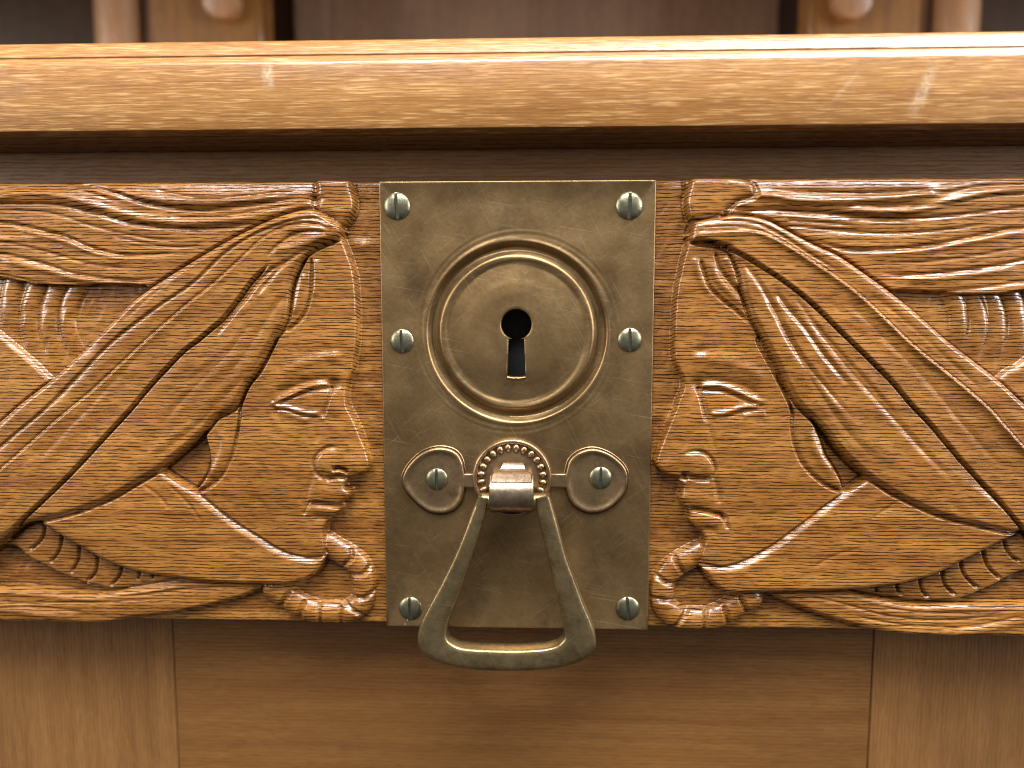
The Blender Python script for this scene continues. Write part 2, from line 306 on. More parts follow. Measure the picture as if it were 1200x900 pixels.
# ------------------------------------------------------------------ carved relief as a height field
class Field:
    def __init__(s, x0, x1, z0, z1, st):
        s.st = st; s.nx = int(round((x1-x0)/st))+1; s.nz = int(round((z1-z0)/st))+1
        s.x = np.linspace(x0, x1, s.nx); s.z = np.linspace(z1, z0, s.nz)     # rows go downwards
        s.sx = (x1-x0)/(s.nx-1); s.sz = (z1-z0)/(s.nz-1)
        s.X, s.Z = np.meshgrid(s.x, s.z)
        s.H = np.zeros_like(s.X); s.ID = np.zeros(s.X.shape, int)
    def win(s, a, b, R):
        lo = np.minimum(a, b)-R; hi = np.maximum(a, b)+R
        i0 = max(int((lo[0]-s.x[0])/s.sx), 0); i1 = min(int((hi[0]-s.x[0])/s.sx)+2, s.nx)
        j0 = max(int((s.z[0]-hi[1])/s.sz), 0); j1 = min(int((s.z[0]-lo[1])/s.sz)+2, s.nz)
        return (slice(j0, j1), slice(i0, i1)) if i1 > i0 and j1 > j0 else None
    def curve(s, pts, R):
        """distance, parameter 0..1, side (+1 = above / left of travel in the picture)"""
        p = np.asarray(pts); d = np.full(s.X.shape, R, float); t = np.zeros(s.X.shape); sd = np.ones(s.X.shape)
        L = np.r_[0, np.cumsum(np.hypot(*np.diff(p, axis=0).T))]
        for k in range(len(p)-1):
            w_ = s.win(p[k], p[k+1], R)
            if w_ is None: continue
            ax, az = p[k]; bx, bz = p[k+1]; ex, ez = bx-ax, bz-az; l2 = ex*ex+ez*ez+1e-12
            X = s.X[w_]-ax; Z = s.Z[w_]-az
            q = np.clip((X*ex+Z*ez)/l2, 0, 1)
            dd = np.hypot(X-q*ex, Z-q*ez); m = dd < d[w_]
            d[w_] = np.where(m, dd, d[w_]); t[w_] = np.where(m, (L[k]+q*(L[k+1]-L[k]))/L[-1], t[w_])
            sd[w_] = np.where(m, np.sign(ex*Z-ez*X), sd[w_])
        return d, t, sd
    def poly(s, pts, R=45):
        p = np.vstack([pts, pts[:1]]); ins = np.zeros(s.X.shape, bool)
        for k in range(len(p)-1):
            (ax, az), (bx, bz) = p[k], p[k+1]
            if az == bz: continue
            lo, hi = min(az, bz), max(az, bz)
            j = np.where((s.z >= lo) & (s.z < hi))[0]
            if len(j) == 0: continue
            xc = ax+(s.z[j]-az)*(bx-ax)/(bz-az)
            ins[j] ^= s.x[None, :] > xc[:, None]
        d, _, _ = s.curve(p, R)
        return np.where(ins, d, -d)
def C(pts, n=8, closed=False): return unp(smooth(pts, n, closed), -13.0)
def sstep(a): a = np.clip(a, 0, 1); return a*a*(3-2*a)
def pillow(sd, w_, r): 
    t = np.clip(sd/w_, 0, 1); return -r*(1-np.sqrt(np.clip(1-(1-t)**2, 0, 1)))
def lattice(fl, cx, cz, seed):
    g = np.random.default_rng(seed); gx = (fl.X-fl.x[0])/cx; gz = (fl.z[0]-fl.Z)/cz
    A = g.normal(size=(int(gz.max())+3, int(gx.max())+3))
    i = gx.astype(int); j = gz.astype(int); u = sstep(gx-i); v = sstep(gz-j)
    return (A[j, i]*(1-u)+A[j, i+1]*u)*(1-v)+(A[j+1, i]*(1-u)+A[j+1, i+1]*u)*v
def lay(fl, pts, h, rounds, ident, aa=0.9, R=45, extra=None, sharp=None, moat=0.0):
    """paint a raised piece over what lies below it"""
    poly = C(pts, 6, True) if not sharp else C(pts, 1, True)
    sd = fl.poly(poly, R)
    hh = np.full(fl.X.shape, float(h)) if np.isscalar(h) else h.copy()
    for w_, r, *c in rounds: hh += pillow(sd, w_, r) if not c else -r*np.clip(1-sd/w_, 0, 1)**1.15
    if extra is not None: hh += extra
    if moat: fl.H -= moat*np.clip(1-np.abs(sd+1.6)/2.8, 0, 1)
    a = sstep((sd+aa)/(2*aa)); fl.H = fl.H*(1-a)+hh*a
    fl.ID[sd > 0] = ident; return sd
def tap(t, a=0.12, b=0.12):
    o = np.ones_like(t)
    if a: o *= sstep(t/a)
    if b: o *= sstep((1-t)/b)
    return o
def cut(fl, pts, w_, dep, ids=None, ta=0.12, tb=0.12, p=1.2):
    w_ = w_*0.75; dep = dep*1.1; d, t, sd = fl.curve(C(pts), w_*1.05); g = np.clip(1-d/w_, 0, 1)**p*tap(t, ta, tb)*dep
    if ids is not None: g = g*np.isin(fl.ID, ids)
    fl.H -= g
def ridge(fl, pts, w_, amp, ids=None, ta=0.15, tb=0.15):
    d, t, sd = fl.curve(C(pts), w_*2.4); g = np.exp(-(d/w_)**2)*amp*tap(t, ta, tb)
    if ids is not None: g = g*np.isin(fl.ID, ids)
    fl.H += g
def fold(fl, pts, whi, ahi, wlo, alo, ids=None, ta=0.1, tb=0.1, flip=1, crease=0.0, soft=1.3):
    """a step: raised on one side of the line, sunk on the other, easing away from it"""
    R = max(whi, wlo)*3; d, t, sd = fl.curve(C(pts), R); s_ = d*sd*flip
    k = 0.5*(1+np.tanh(s_/soft)); fade = np.clip(1-d/R, 0, 1)
    g = (k*ahi*np.exp(-d/whi)-(1-k)*alo*np.exp(-d/wlo))*fade*tap(t, ta, tb)
    g -= 2.6*crease*np.clip(1-np.abs(s_+1.2)/2.3, 0, 1)*tap(t, ta, tb)
    if ids is not None: g = g*np.isin(fl.ID, ids)
    fl.H += g
def bump_at(fl, u, v, ru, rv, amp, ang=0, p=2.0, ids=None):
    c = unp([(u, v)], -13.0)[0]; a = math.radians(ang); X = fl.X-c[0]; Z = fl.Z-c[1]
    x = X*math.cos(a)-Z*math.sin(a); z = X*math.sin(a)+Z*math.cos(a)
    g = amp*np.exp(-(np.abs(x/ru)**p+np.abs(z/rv)**p))
    if ids is not None: g = g*np.isin(fl.ID, ids)
    fl.H += g

GROUND, HAIR, CURLS, FACE, LOBE, CLOTH, BRAID, LOCK, SCARF, FLAT, BEAD = 0, 1, 2, 3, 4, 5, 6, 7, 8, 9, 20

def head(fl, q, s):
    """s = +1 the head looks right (left of the plate), -1 it looks left"""
    ground = 0.4*lattice(fl, 26, 12, 3)+0.2*lattice(fl, 10, 8, 5)
    fl.H += ground
    # hair over the brow
    lay(fl, q['hair'], 18, [(6, 5, 1), (30, 2.5)], HAIR, moat=4)
    # sunk places behind the scarf
    lay(fl, q['curls'], 4.5, [], CURLS)
    lay(fl, q['flat'], 14.5, [(5.5, 4, 1)], FLAT)
    for g in q['curl_locks']:
        d, t, sd = fl.curve(C(g), 11.5); fl.H += 5.5*np.sqrt(np.clip(1-(d/10.5)**2, 0, 1))*sstep((1-t)/0.5)*(fl.ID == CURLS)
    # face
    lay(fl, q['face'], 22.0, [(3.6, 3.2, 1), (42, 3.0)], FACE, aa=0.9, R=60)
    # loop of hair below the ear
    lay(fl, q['ear'], 7.0, [], CURLS)
    lay(fl, q['lobe'], 22.5, [(4, 3), (14, 2)], LOBE, moat=6)
    for g in q['lobe_ridge']: ridge(fl, g, 5, 2.5, [LOBE]); 
    # braid under the chin cloth and the lower lock
    lay(fl, q['braid'], 12.0, [(5, 4), (22, 2)], BRAID, moat=4)
    for g in q['braid_cuts']: cut(fl, g, 3.2, 6.0, [BRAID], 0.05, 0.15, 0.8)
    lay(fl, q['lock'], 15.0, [(6, 5, 1), (22, 2)], LOCK, moat=4)
    for g in q['lock_fold']: fold(fl, g, 9, 3.5, 7, 3.5, [LOCK, GROUND, BRAID], 0.02, 0.2, q['lf'])
    for g in q['lock_cuts']: cut(fl, g, 3.5, 1.6, [LOCK])
    for g, w_, am in q['lock_ridge']: ridge(fl, g, w_, am, [LOCK])
    # cloth round the jaw
    lay(fl, q['cloth'], 25.0, [(5, 3.6, 1), (34, 1.5)], CLOTH, moat=4.5)
    for g in q['cloth_cuts']: cut(fl, g, 5, 1.2, [CLOTH])
    fl.H -= 0.0
    # scarf
    sdS = lay(fl, q['scarf'], 30.0, [(6, 4.2, 1), (28, 2.2)], SCARF, R=60, moat=7)
    for g, wh, ah, wl, al, cr, fp in q['scarf_folds']: fold(fl, g, wh, ah, wl, al, [SCARF], 0.04, 0.04, fp, cr)
    for g, w_, dp in q['scarf_cuts']: cut(fl, g, w_, dp, [SCARF], 0.1, 0.25)
    for g, w_, am in q['scarf_ridges']: ridge(fl, g, w_, am, [SCARF])
    # fine loose strands on the forehead
    for g in q['strand_cuts']: cut(fl, g, 4.0, 4.5, [FACE], 0.08, 0.15, 0.9)
    for g in q['strand_ridges']: ridge(fl, g, 4, 2.4, [FACE])
    # hair rolls over towards the top edge
    e = fl.z[0]-fl.Z; fl.H -= (8.0*np.clip(1-e/22, 0, 1)**1.8)*(fl.ID == HAIR)
    # hair strands
    for g, w_, dp in q['hair_cuts']: cut(fl, g, w_, dp, [HAIR], 0.08, 0.2, 1.0)
    for g, w_, am in q['hair_ridges']: ridge(fl, g, w_, am*1.25, [HAIR], 0.1, 0.2)
    for g, wh, ah, wl, al, fp in q['hair_folds']: fold(fl, g, wh, ah, wl, al, [HAIR], 0.02, 0.2, fp, 1.0)
    # knob of hair at the brow
    lay(fl, q['knob'], 19.0, [(9, 8), (22, 2.5)], HAIR, moat=5)
    for u, v, a, b, am in q['dents']: bump_at(fl, u, v, a, b, am, 0, 2, [HAIR])
    q['features'](fl)
    # plaited tress curling under the chin
    d, t, sd = fl.curve(C(q['tress']), 30); hw = q['tress_w']
    prof = np.sqrt(np.clip(1-(d/hw)**2, 0, 1)); tm = (d < hw) & np.isin(fl.ID, [GROUND, LOCK])
    hh = 2+13*prof
    # each plait bulges
    cuts = []
    for g in q['tress_cuts']:
        dd, _, _ = fl.curve(C(g, 4), 9); cuts.append(dd)
    cm = np.min(cuts, axis=0); hh -= 6.0*np.clip(1-cm/4.5, 0, 1)**0.9
    fl.H = np.where(tm, np.maximum(fl.H, hh) if False else hh, fl.H)
    # number the plaits by the cuts passed
    tc = []
    for g in q['tress_cuts']:
        m_ = np.mean(C(g, 4), axis=0); cl = C(q['tress']); L = np.r_[0, np.cumsum(np.hypot(*np.diff(cl, axis=0).T))]
        tc.append(L[np.argmin(np.hypot(*(cl-m_).T))]/L[-1])
    fl.ID = np.where(tm, BEAD+np.searchsorted(np.sort(tc), t), fl.ID)
    # tool marks and worn unevenness everywhere
    fl.H += 0.22*lattice(fl, 18, 12, 11)+0.06*lattice(fl, 7, 5, 12)
    def gouge(ang, along, across, amp, ids, seed):
        a = math.radians(ang); X = fl.X*math.cos(a)+fl.Z*math.sin(a); Z = -fl.X*math.sin(a)+fl.Z*math.cos(a)
        g = np.random.default_rng(seed); gx = (X-X.min())/along; gz = (Z-Z.min())/across; gx = gx+3*np.sin(gz*0.13)
        gx -= gx.min(); A = g.normal(size=(int(gz.max())+3, int(gx.max())+3)); i = gx.astype(int); j = gz.astype(int); u = sstep(gx-i); v = gz-j
        n = (A[j, i]*(1-u)+A[j, i+1]*u)*(1-v)+(A[j+1, i]*(1-u)+A[j+1, i+1]*u)*v
        fl.H += amp*n*np.isin(fl.ID, ids)
    gouge(38*s, 60, 6.0, 0.32, [SCARF], 21); gouge(0, 70, 4.5, 0.35, [HAIR, LOCK], 22); gouge(-30*s, 40, 9, 0.22, [CLOTH, FACE], 23); gouge(70, 12, 5, 0.30, [GROUND, CURLS], 24); gouge(-60*s, 20, 6, 0.22, [FACE, BRAID, LOBE], 25)
    fl.H = np.where(fl.H > 0, fl.H*0.82, fl.H)
    # board edge slightly rounded
    e = np.minimum(fl.z[0]-fl.Z, fl.Z-fl.z[-1]); fl.H -= 2.2*np.clip(1-e/2.6, 0, 1)**2
    fl.H = np.maximum(fl.H, -2.0)
    # light blur
    for ax in (0, 1):
        a = fl.H; fl.H = 0.64*a+0.18*np.roll(a, 1, ax)+0.18*np.roll(a, -1, ax)
        if ax == 0: fl.H[0] = a[0]; fl.H[-1] = a[-1]
        else: fl.H[:, 0] = a[:, 0]; fl.H[:, -1] = a[:, -1]

# ---- tracing of the head on the left (photo pixels)
def feat_left(fl):
    I = [FACE]
    # brow, eye socket, eye
    ridge(fl, [(331, 438), (347, 430), (367, 422), (387, 418), (405, 420)], 7, 2.6, I)
    bump_at(fl, 386, 410, 12, 5, -1.6, -5, 2, I)
    bump_at(fl, 360, 463, 44, 17, -3.2, -14, 2.4, I)
    bump_at(fl, 391, 451, 9, 8, -6.0, 0, 2, I)
    cut(fl, [(322, 461), (340, 455), (362, 446), (388, 442)], 12, 2.5, I)
    bump_at(fl, 365, 468, 24, 11, 2.4, -8, 2.6, I)                         # eyeball
    cut(fl, [(320, 475), (345, 465), (368, 457), (386, 455)], 4.5, 2.6, I, 0.1, 0.02)
    ridge(fl, [(318, 474), (333, 467.5), (353, 457), (367, 451.5), (386, 450)], 3.0, 3.4, I, 0.1, 0.04)
    ridge(fl, [(320, 475), (336, 476.5), (354, 481.5), (366, 483.5), (377, 483)], 2.6, 2.8, I, 0.1, 0.1)
    cut(fl, [(322, 479), (340, 481), (354, 486.5), (378, 489)], 3.0, 1.0, I)
    ridge(fl, [(325, 480), (347, 487), (367, 494)], 4.0, 1.9, I)
    cut(fl, [(389, 453), (386, 464), (382, 478), (378, 492)], 5, 4.0, I, 0.05, 0.2)
    cut(fl, [(379, 490), (375, 505), (371, 520)], 7, 1.2, I)
    # nose: side plane, wing, nostril
    ridge(fl, [(392, 468), (396, 492), (403, 520), (408, 536)], 13, 0.9, I, 0.15, 0.2)
    cut(fl, [(402, 525), (385, 524), (372, 534), (369, 546), (374, 556), (384, 561)], 5.5, 3.6, I, 0.25, 0.15)
    bump_at(fl, 386, 542, 14, 13, 4.6, 0, 2.3, I)
    bump_at(fl, 416, 543, 14, 11, 2.5, 0, 2.4, I)
    cut(fl, [(390, 549), (398, 547.5), (410, 552)], 4.6, 8.0, I, 0.1, 0.1, 0.8)
    cut(fl, [(382, 561), (396, 558), (408, 560), (420, 562)], 6, 6.0, I, 0.1, 0.02)
    # mouth
    cut(fl, [(371, 549), (365, 564), (361, 580), (357, 596)], 8, 2.0, I)
    bump_at(fl, 387, 578, 20, 8, 2.0, 0, 2.4, I)
    bump_at(fl, 406, 576, 7, 6, 2.0, 0, 2, I)
    cut(fl, [(360, 591), (368, 588.5), (381, 589), (400, 593), (408, 594)], 5, 8.0, I, 0.15, 0.0, 0.9)
    cut(fl, [(363, 590), (359, 597), (357, 603)], 6, 2.5, I)
    bump_at(fl, 380, 596, 19, 5.5, 2.8, 3, 2.6, I)
    cut(fl, [(392, 610), (378, 606), (366, 606)], 9, 2.0, I, 0.02, 0.3)
    bump_at(fl, 368, 635, 18, 18, 2.0, 0, 2, I)
    bump_at(fl, 310, 540, 40, 50, 2.5, 0, 2, I)
    bump_at(fl, 330, 600, 30, 30, -1.2, 0, 2, I)

LFT = dict(
    hair=[(-150, 196), (100, 196), (300, 196), (395, 196), (412, 225), (405, 262), (370, 262), (300, 300), (200, 345), (158, 354), (130, 353), (109, 352.5), (62, 348.5), (31, 341.6), (0, 334), (-60, 320), (-150, 312)],
    curls=[(-150, 300), (0, 325), (60, 335), (180, 340), (120, 420), (62, 450), (40, 430), (0, 394), (-40, 362), (-150, 300)],
    flat=[(-150, 300), (-40, 362), (0, 393), (37, 424), (63, 447), (90, 450), (30, 520), (-150, 640)],
    curl_locks=[[(12, 322), (6, 350), (5, 375), (10, 398)], [(40, 330), (32, 350), (28, 372), (30, 395), (38, 420)], [(64, 330), (56, 352), (51, 374), (53, 396), (64, 424)], [(88, 335), (78, 354), (74, 376), (78, 398), (92, 425)]],
    face=[(330, 262), (399, 268), (401, 277), (407, 293), (414.5, 315), (418, 340), (419.5, 371), (418.5, 402), (416, 420), (414, 434), (409, 447), (406.5, 457), (406.5, 468), (408, 477), (413, 486), (418, 497), (425, 514), (431, 530), (434, 541), (430, 552), (420, 557), (411, 559.5), (405, 566), (405, 571), (411, 575), (411, 580), (405, 587), (399, 591), (400, 596), (393, 604), (385, 611), (381, 618), (380.5, 627), (383, 643), (380, 656), (373, 669), (363, 677), (351, 681), (332, 684), (260, 690), (120, 660), (120, 520), (250, 400), (300, 300)],
    ear=[(290, 440), (283, 475), (276, 520), (258, 556), (231, 575), (205, 565), (188, 547), (220, 500)],
    lobe=[(322, 396), (306, 433), (290, 452), (282, 475), (281, 490), (278.5, 505), (276, 520), (270, 537), (260.5, 555), (247, 567.5), (231, 574.5), (240, 562), (247.5, 545), (246.5, 528), (242.5, 511), (244, 495), (256, 470), (285, 430)],
    lobe_ridge=[[(262, 500), (266, 520), (257, 545), (246, 560)]],
    braid=[(-60, 600), (0, 636), (34, 612), (53, 612), (80, 628), (112, 648), (150, 663), (200, 674), (232, 679), (225, 686), (190, 688), (150, 692), (105, 690), (90, 683), (60, 671), (30, 655), (10, 642), (-60, 640)],
    braid_cuts=[[(50, 617), (46.7, 632.7), (31, 646.7)], [(71, 624), (67, 646), (55, 662)], [(91, 636), (89.5, 656), (80, 674)], [(112.5, 651), (110, 671), (98, 684)], [(141, 660), (138.5, 675), (126, 689)], [(163.5, 667), (159, 681)], [(178, 671), (176, 680)], [(8, 641), (30, 655), (60, 671.5), (92, 684), (125, 690)]],
    lock=[(-150, 690), (0, 690), (50, 693), (105, 697), (160, 690), (220, 681), (270, 680), (310, 686), (296, 696), (282, 702), (251, 711), (220, 717.5), (198, 722), (150, 727), (80, 740), (-150, 740)],
    lock_fold=[], lf=1, lock_ridge=[([(-60, 709), (0, 714), (45, 720), (95, 723)], 5, 2.6), ([(-60, 691), (0, 694), (50, 697.5), (105, 701), (165, 694), (225, 685)], 3.4, 1.6)],
    lock_cuts=[[(0, 707), (60, 707), (130, 706), (190, 702)], [(-40, 715), (40, 712), (100, 718)], [(110, 700), (170, 697), (230, 690), (290, 688)]],
    cloth=[(30, 600), (140, 570), (178, 545), (190, 551), (205, 561), (232, 578), (270, 608), (300, 627), (320, 640), (340, 649.5), (362, 654), (381, 652), (383, 645), (380, 656), (373, 669), (363, 677), (351, 681), (332, 684), (300, 683), (262, 682), (222, 677.5), (180, 672), (140, 662), (110, 648), (80, 630), (52, 613)],
    cloth_cuts=[[(200, 566), (225, 590), (240, 612)], [(170, 566), (190, 580), (202, 596)]],
    scarf=[(401, 268), (398, 261), (388, 255), (376, 249), (366, 246), (350, 248), (330, 254), (310, 262), (280, 277), (250, 294), (220, 312), (190, 331), (160, 352), (135, 377), (110, 401), (85, 425), (62, 446), (30, 471), (0, 497), (-80, 566), (-150, 630), (-150, 760), (-80, 704), (-30, 662), (0, 638), (12, 627), (34, 613), (53, 608), (93, 598), (134, 582), (160, 567), (187, 551), (205, 537), (220, 525), (235, 512), (247, 500), (257, 488), (270, 482), (281, 473), (291, 452), (304, 433), (323, 399), (338, 374), (343, 340), (349, 321), (358, 303), (367, 294), (380, 287), (395, 281), (400, 274)],
    scarf_folds=[
        ([(320, 308), (300, 328), (285, 348), (264, 374), (250, 386), (236, 398), (220, 410), (199, 431), (177, 455), (156, 480), (124.5, 514), (87, 554), (58, 582), (31, 607), (0, 638), (-60, 690)], 14, 2.0, 18, 3.0, 3.0, -1),
        ([(392, 265), (375, 256.5), (353, 257), (333, 262), (300, 275), (265, 298), (230, 331), (185, 362), (137, 399), (100, 436), (59, 477), (20, 510), (-60, 577)], 7, 0.8, 8, 2.4, 0.6, -1),
        ([(390, 270), (367, 264), (340, 267), (312, 281), (285, 306), (255, 333), (220, 361), (170, 405), (120, 452), (71, 493), (20, 538), (-60, 607)], 8, 1.4, 8, 2.2, 0.8, 1),
    ],
    scarf_cuts=[([(388, 275), (370, 272), (350, 275), (330, 288), (313, 305)], 4, 2.6), ([(345, 303), (313, 324), (292, 349), (276, 368), (250, 402)], 6, 2.8), ([(380, 283), (350, 300), (325, 322), (300, 352)], 5, 2.0),
                ([(338, 345), (318, 372), (292, 412), (262, 450)], 9, 1.5), ([(300, 375), (270, 415), (235, 450), (190, 500)], 9, 1.4), ([(330, 390), (300, 430), (262, 470), (222, 508), (170, 545)], 9, 1.3),
                ([(240, 300), (190, 340), (140, 385)], 5, 0.8), ([(190, 395), (140, 445), (95, 492), (40, 548)], 8, 0.9)],
    scarf_ridges=[([(322, 297), (351, 289.5), (375, 280), (392, 274)], 4, 2.2), ([(320, 266), (341, 261), (367, 259), (381, 263), (394, 270)], 3, 1.6), ([(337, 271), (364, 268.5), (388, 272)], 2.6, 1.3), ([(162, 548), (200, 518), (236, 488), (262, 455)], 8, 1.2)],
    strand_cuts=[[(366, 300), (366, 324), (364, 349), (354, 374), (329, 393)], [(360, 300), (349, 324), (343, 345), (338, 376)]],
    strand_ridges=[[(372, 302), (373, 326), (371, 350)], [(358, 320), (353, 345), (347, 370)]],
    hair_cuts=[([(-80, 256), (0, 261), (31, 266), (78, 278), (103, 289), (124, 295.5), (150, 299), (190, 298), (232, 296)], 5, 3.6),
               ([(-60, 300), (0, 298), (47, 308), (93, 322), (156, 329), (200, 322)], 5, 2.4), ([(-60, 283), (0, 284), (47, 293), (110, 310), (170, 314)], 4, 1.5),
               ([(-60, 238), (0, 239), (60, 240), (110, 249), (160, 263), (230, 269), (282, 265), (320, 256)], 5, 3.2),
               ([(60, 214), (100, 217), (135, 226), (175, 239), (230, 246), (282, 241), (344, 233.5), (371, 233)], 5, 4.0),
               ([(0, 222), (50, 219), (100, 225), (150, 240)], 4, 1.6), ([(180, 222), (240, 233), (300, 229), (350, 222)], 4, 1.8), ([(-60, 318), (0, 322), (47, 332), (100, 342), (150, 343)], 3.5, 1.5),
               ([(0, 246), (60, 250), (120, 268), (190, 281), (250, 277)], 4, 1.4), ([(200, 255), (260, 254), (310, 246), (350, 240)], 3.5, 1.6), ([(130, 275), (190, 289), (240, 288)], 4, 1.2)],
    hair_ridges=[([(-60, 232), (0, 231), (31, 226), (78, 231), (124, 245), (174, 257), (225, 262), (282, 257), (323, 249), (360, 243)], 4.5, 2.8),
                 ([(78, 213), (131, 222), (180, 233), (240, 238), (300, 234), (350, 227)], 4.5, 2.2), ([(0, 304), (47, 315), (93, 327), (156, 335)], 4, 1.8), ([(20, 268), (78, 284), (110, 296), (150, 303)], 3, 1.5)],
    hair_folds=[],
    knob=[(372, 208), (405, 208), (411, 222), (415, 236), (413, 248), (407, 258), (400, 264), (388, 256), (374, 247), (368, 236), (370, 222)],
    dents=[(369, 234, 9, 4.5, -5.5)],
    features=feat_left,
    tress=[(380, 640), (394, 649), (408, 656.5), (419, 667), (424, 681), (424.5, 697), (420, 711), (409, 719), (397, 721.5), (385, 721.5), (370, 720.5), (352, 715), (338, 706), (325, 698), (318, 693)],
    tress_w=14.5,
    tress_cuts=[[(411, 647), (411, 655), (402, 663)], [(432, 666), (424, 674), (410, 675)], [(438, 694), (425, 702), (411, 700)], [(425, 724), (414, 716), (402, 708)], [(399, 714), (398, 732)], [(373, 712), (374, 732)], [(355, 708), (349, 727)], [(337, 696), (326, 715)]],
)

# ---- tracing of the head on the right
def feat_right(fl):
    I = [FACE]
    ridge(fl, [(806, 424), (822, 420), (838, 422), (855, 425), (870, 429), (884, 437), (896, 446)], 7, 2.6, I)
    bump_at(fl, 820, 411, 7, 5, -3.0, 0, 2, I)
    bump_at(fl, 852, 465, 44, 17, -3.2, 12, 2.4, I)
    bump_at(fl, 818, 451, 9, 9, -6.0, 0, 2, I)
    cut(fl, [(820, 444), (846, 446), (868, 451), (890, 462)], 12, 2.6, I)
    bump_at(fl, 848, 468, 24, 11, 2.4, 8, 2.6, I)
    cut(fl, [(823, 457), (845, 458), (862, 464), (888, 475)], 4.5, 2.6, I, 0.02, 0.1)
    ridge(fl, [(820, 452), (834, 451), (847, 452.5), (862, 457.5), (876, 464.5), (890, 470), (902, 470)], 3.0, 3.4, I, 0.04, 0.2)
    ridge(fl, [(830, 484), (848, 483), (868, 477), (882, 475), (890, 476)], 3.0, 3.0, I, 0.1, 0.1)
    cut(fl, [(832, 489), (850, 488), (868, 483), (890, 480)], 3.0, 1.0, I)
    ridge(fl, [(868, 487), (882, 484), (897, 484)], 4.0, 2.0, I)
    cut(fl, [(818, 453), (822, 467), (825, 482), (828, 497)], 6, 4.0, I, 0.05, 0.25)
    cut(fl, [(829, 496), (833, 512), (836, 526)], 7, 1.2, I)
    ridge(fl, [(806, 468), (799, 492), (790, 520), (790, 540)], 13, 0.9, I, 0.15, 0.2)
    cut(fl, [(796, 533), (806, 529), (822, 529), (833, 538), (837, 552), (832, 561)], 5.0, 3.4, I, 0.25, 0.15)
    bump_at(fl, 816, 544, 17, 12, 4.8, 5, 2.3, I)
    bump_at(fl, 782, 543, 12, 10, 2.5, 0, 2.4, I)
    cut(fl, [(796, 555), (806, 557), (818, 560), (832, 560)], 6, 6.0, I, 0.1, 0.1, 0.9)
    cut(fl, [(780, 558), (794, 560), (806, 559)], 6, 5.5, I, 0.02, 0.1)
    cut(fl, [(835, 555), (839, 572), (842, 590)], 8, 2.0, I)
    bump_at(fl, 818, 582, 20, 8, 2.0, 5, 2.4, I)
    bump_at(fl, 801, 580, 7, 6, 2.0, 0, 2, I)
    cut(fl, [(803, 597), (816, 596), (831, 599), (846, 603.5), (851, 611)], 5, 8.0, I, 0.0, 0.15, 0.9)
    cut(fl, [(845, 603), (850, 611), (852, 620)], 5, 3.0, I)
    bump_at(fl, 827, 608, 19, 7, 2.8, 8, 2.6, I)
    cut(fl, [(815, 622), (830, 620), (842, 622)], 9, 2.0, I, 0.02, 0.3)
    bump_at(fl, 838, 646, 18, 18, 2.0, 0, 2, I)
    bump_at(fl, 895, 545, 40, 50, 2.5, 0, 2, I)
    bump_at(fl, 875, 610, 30, 30, -1.2, 0, 2, I)

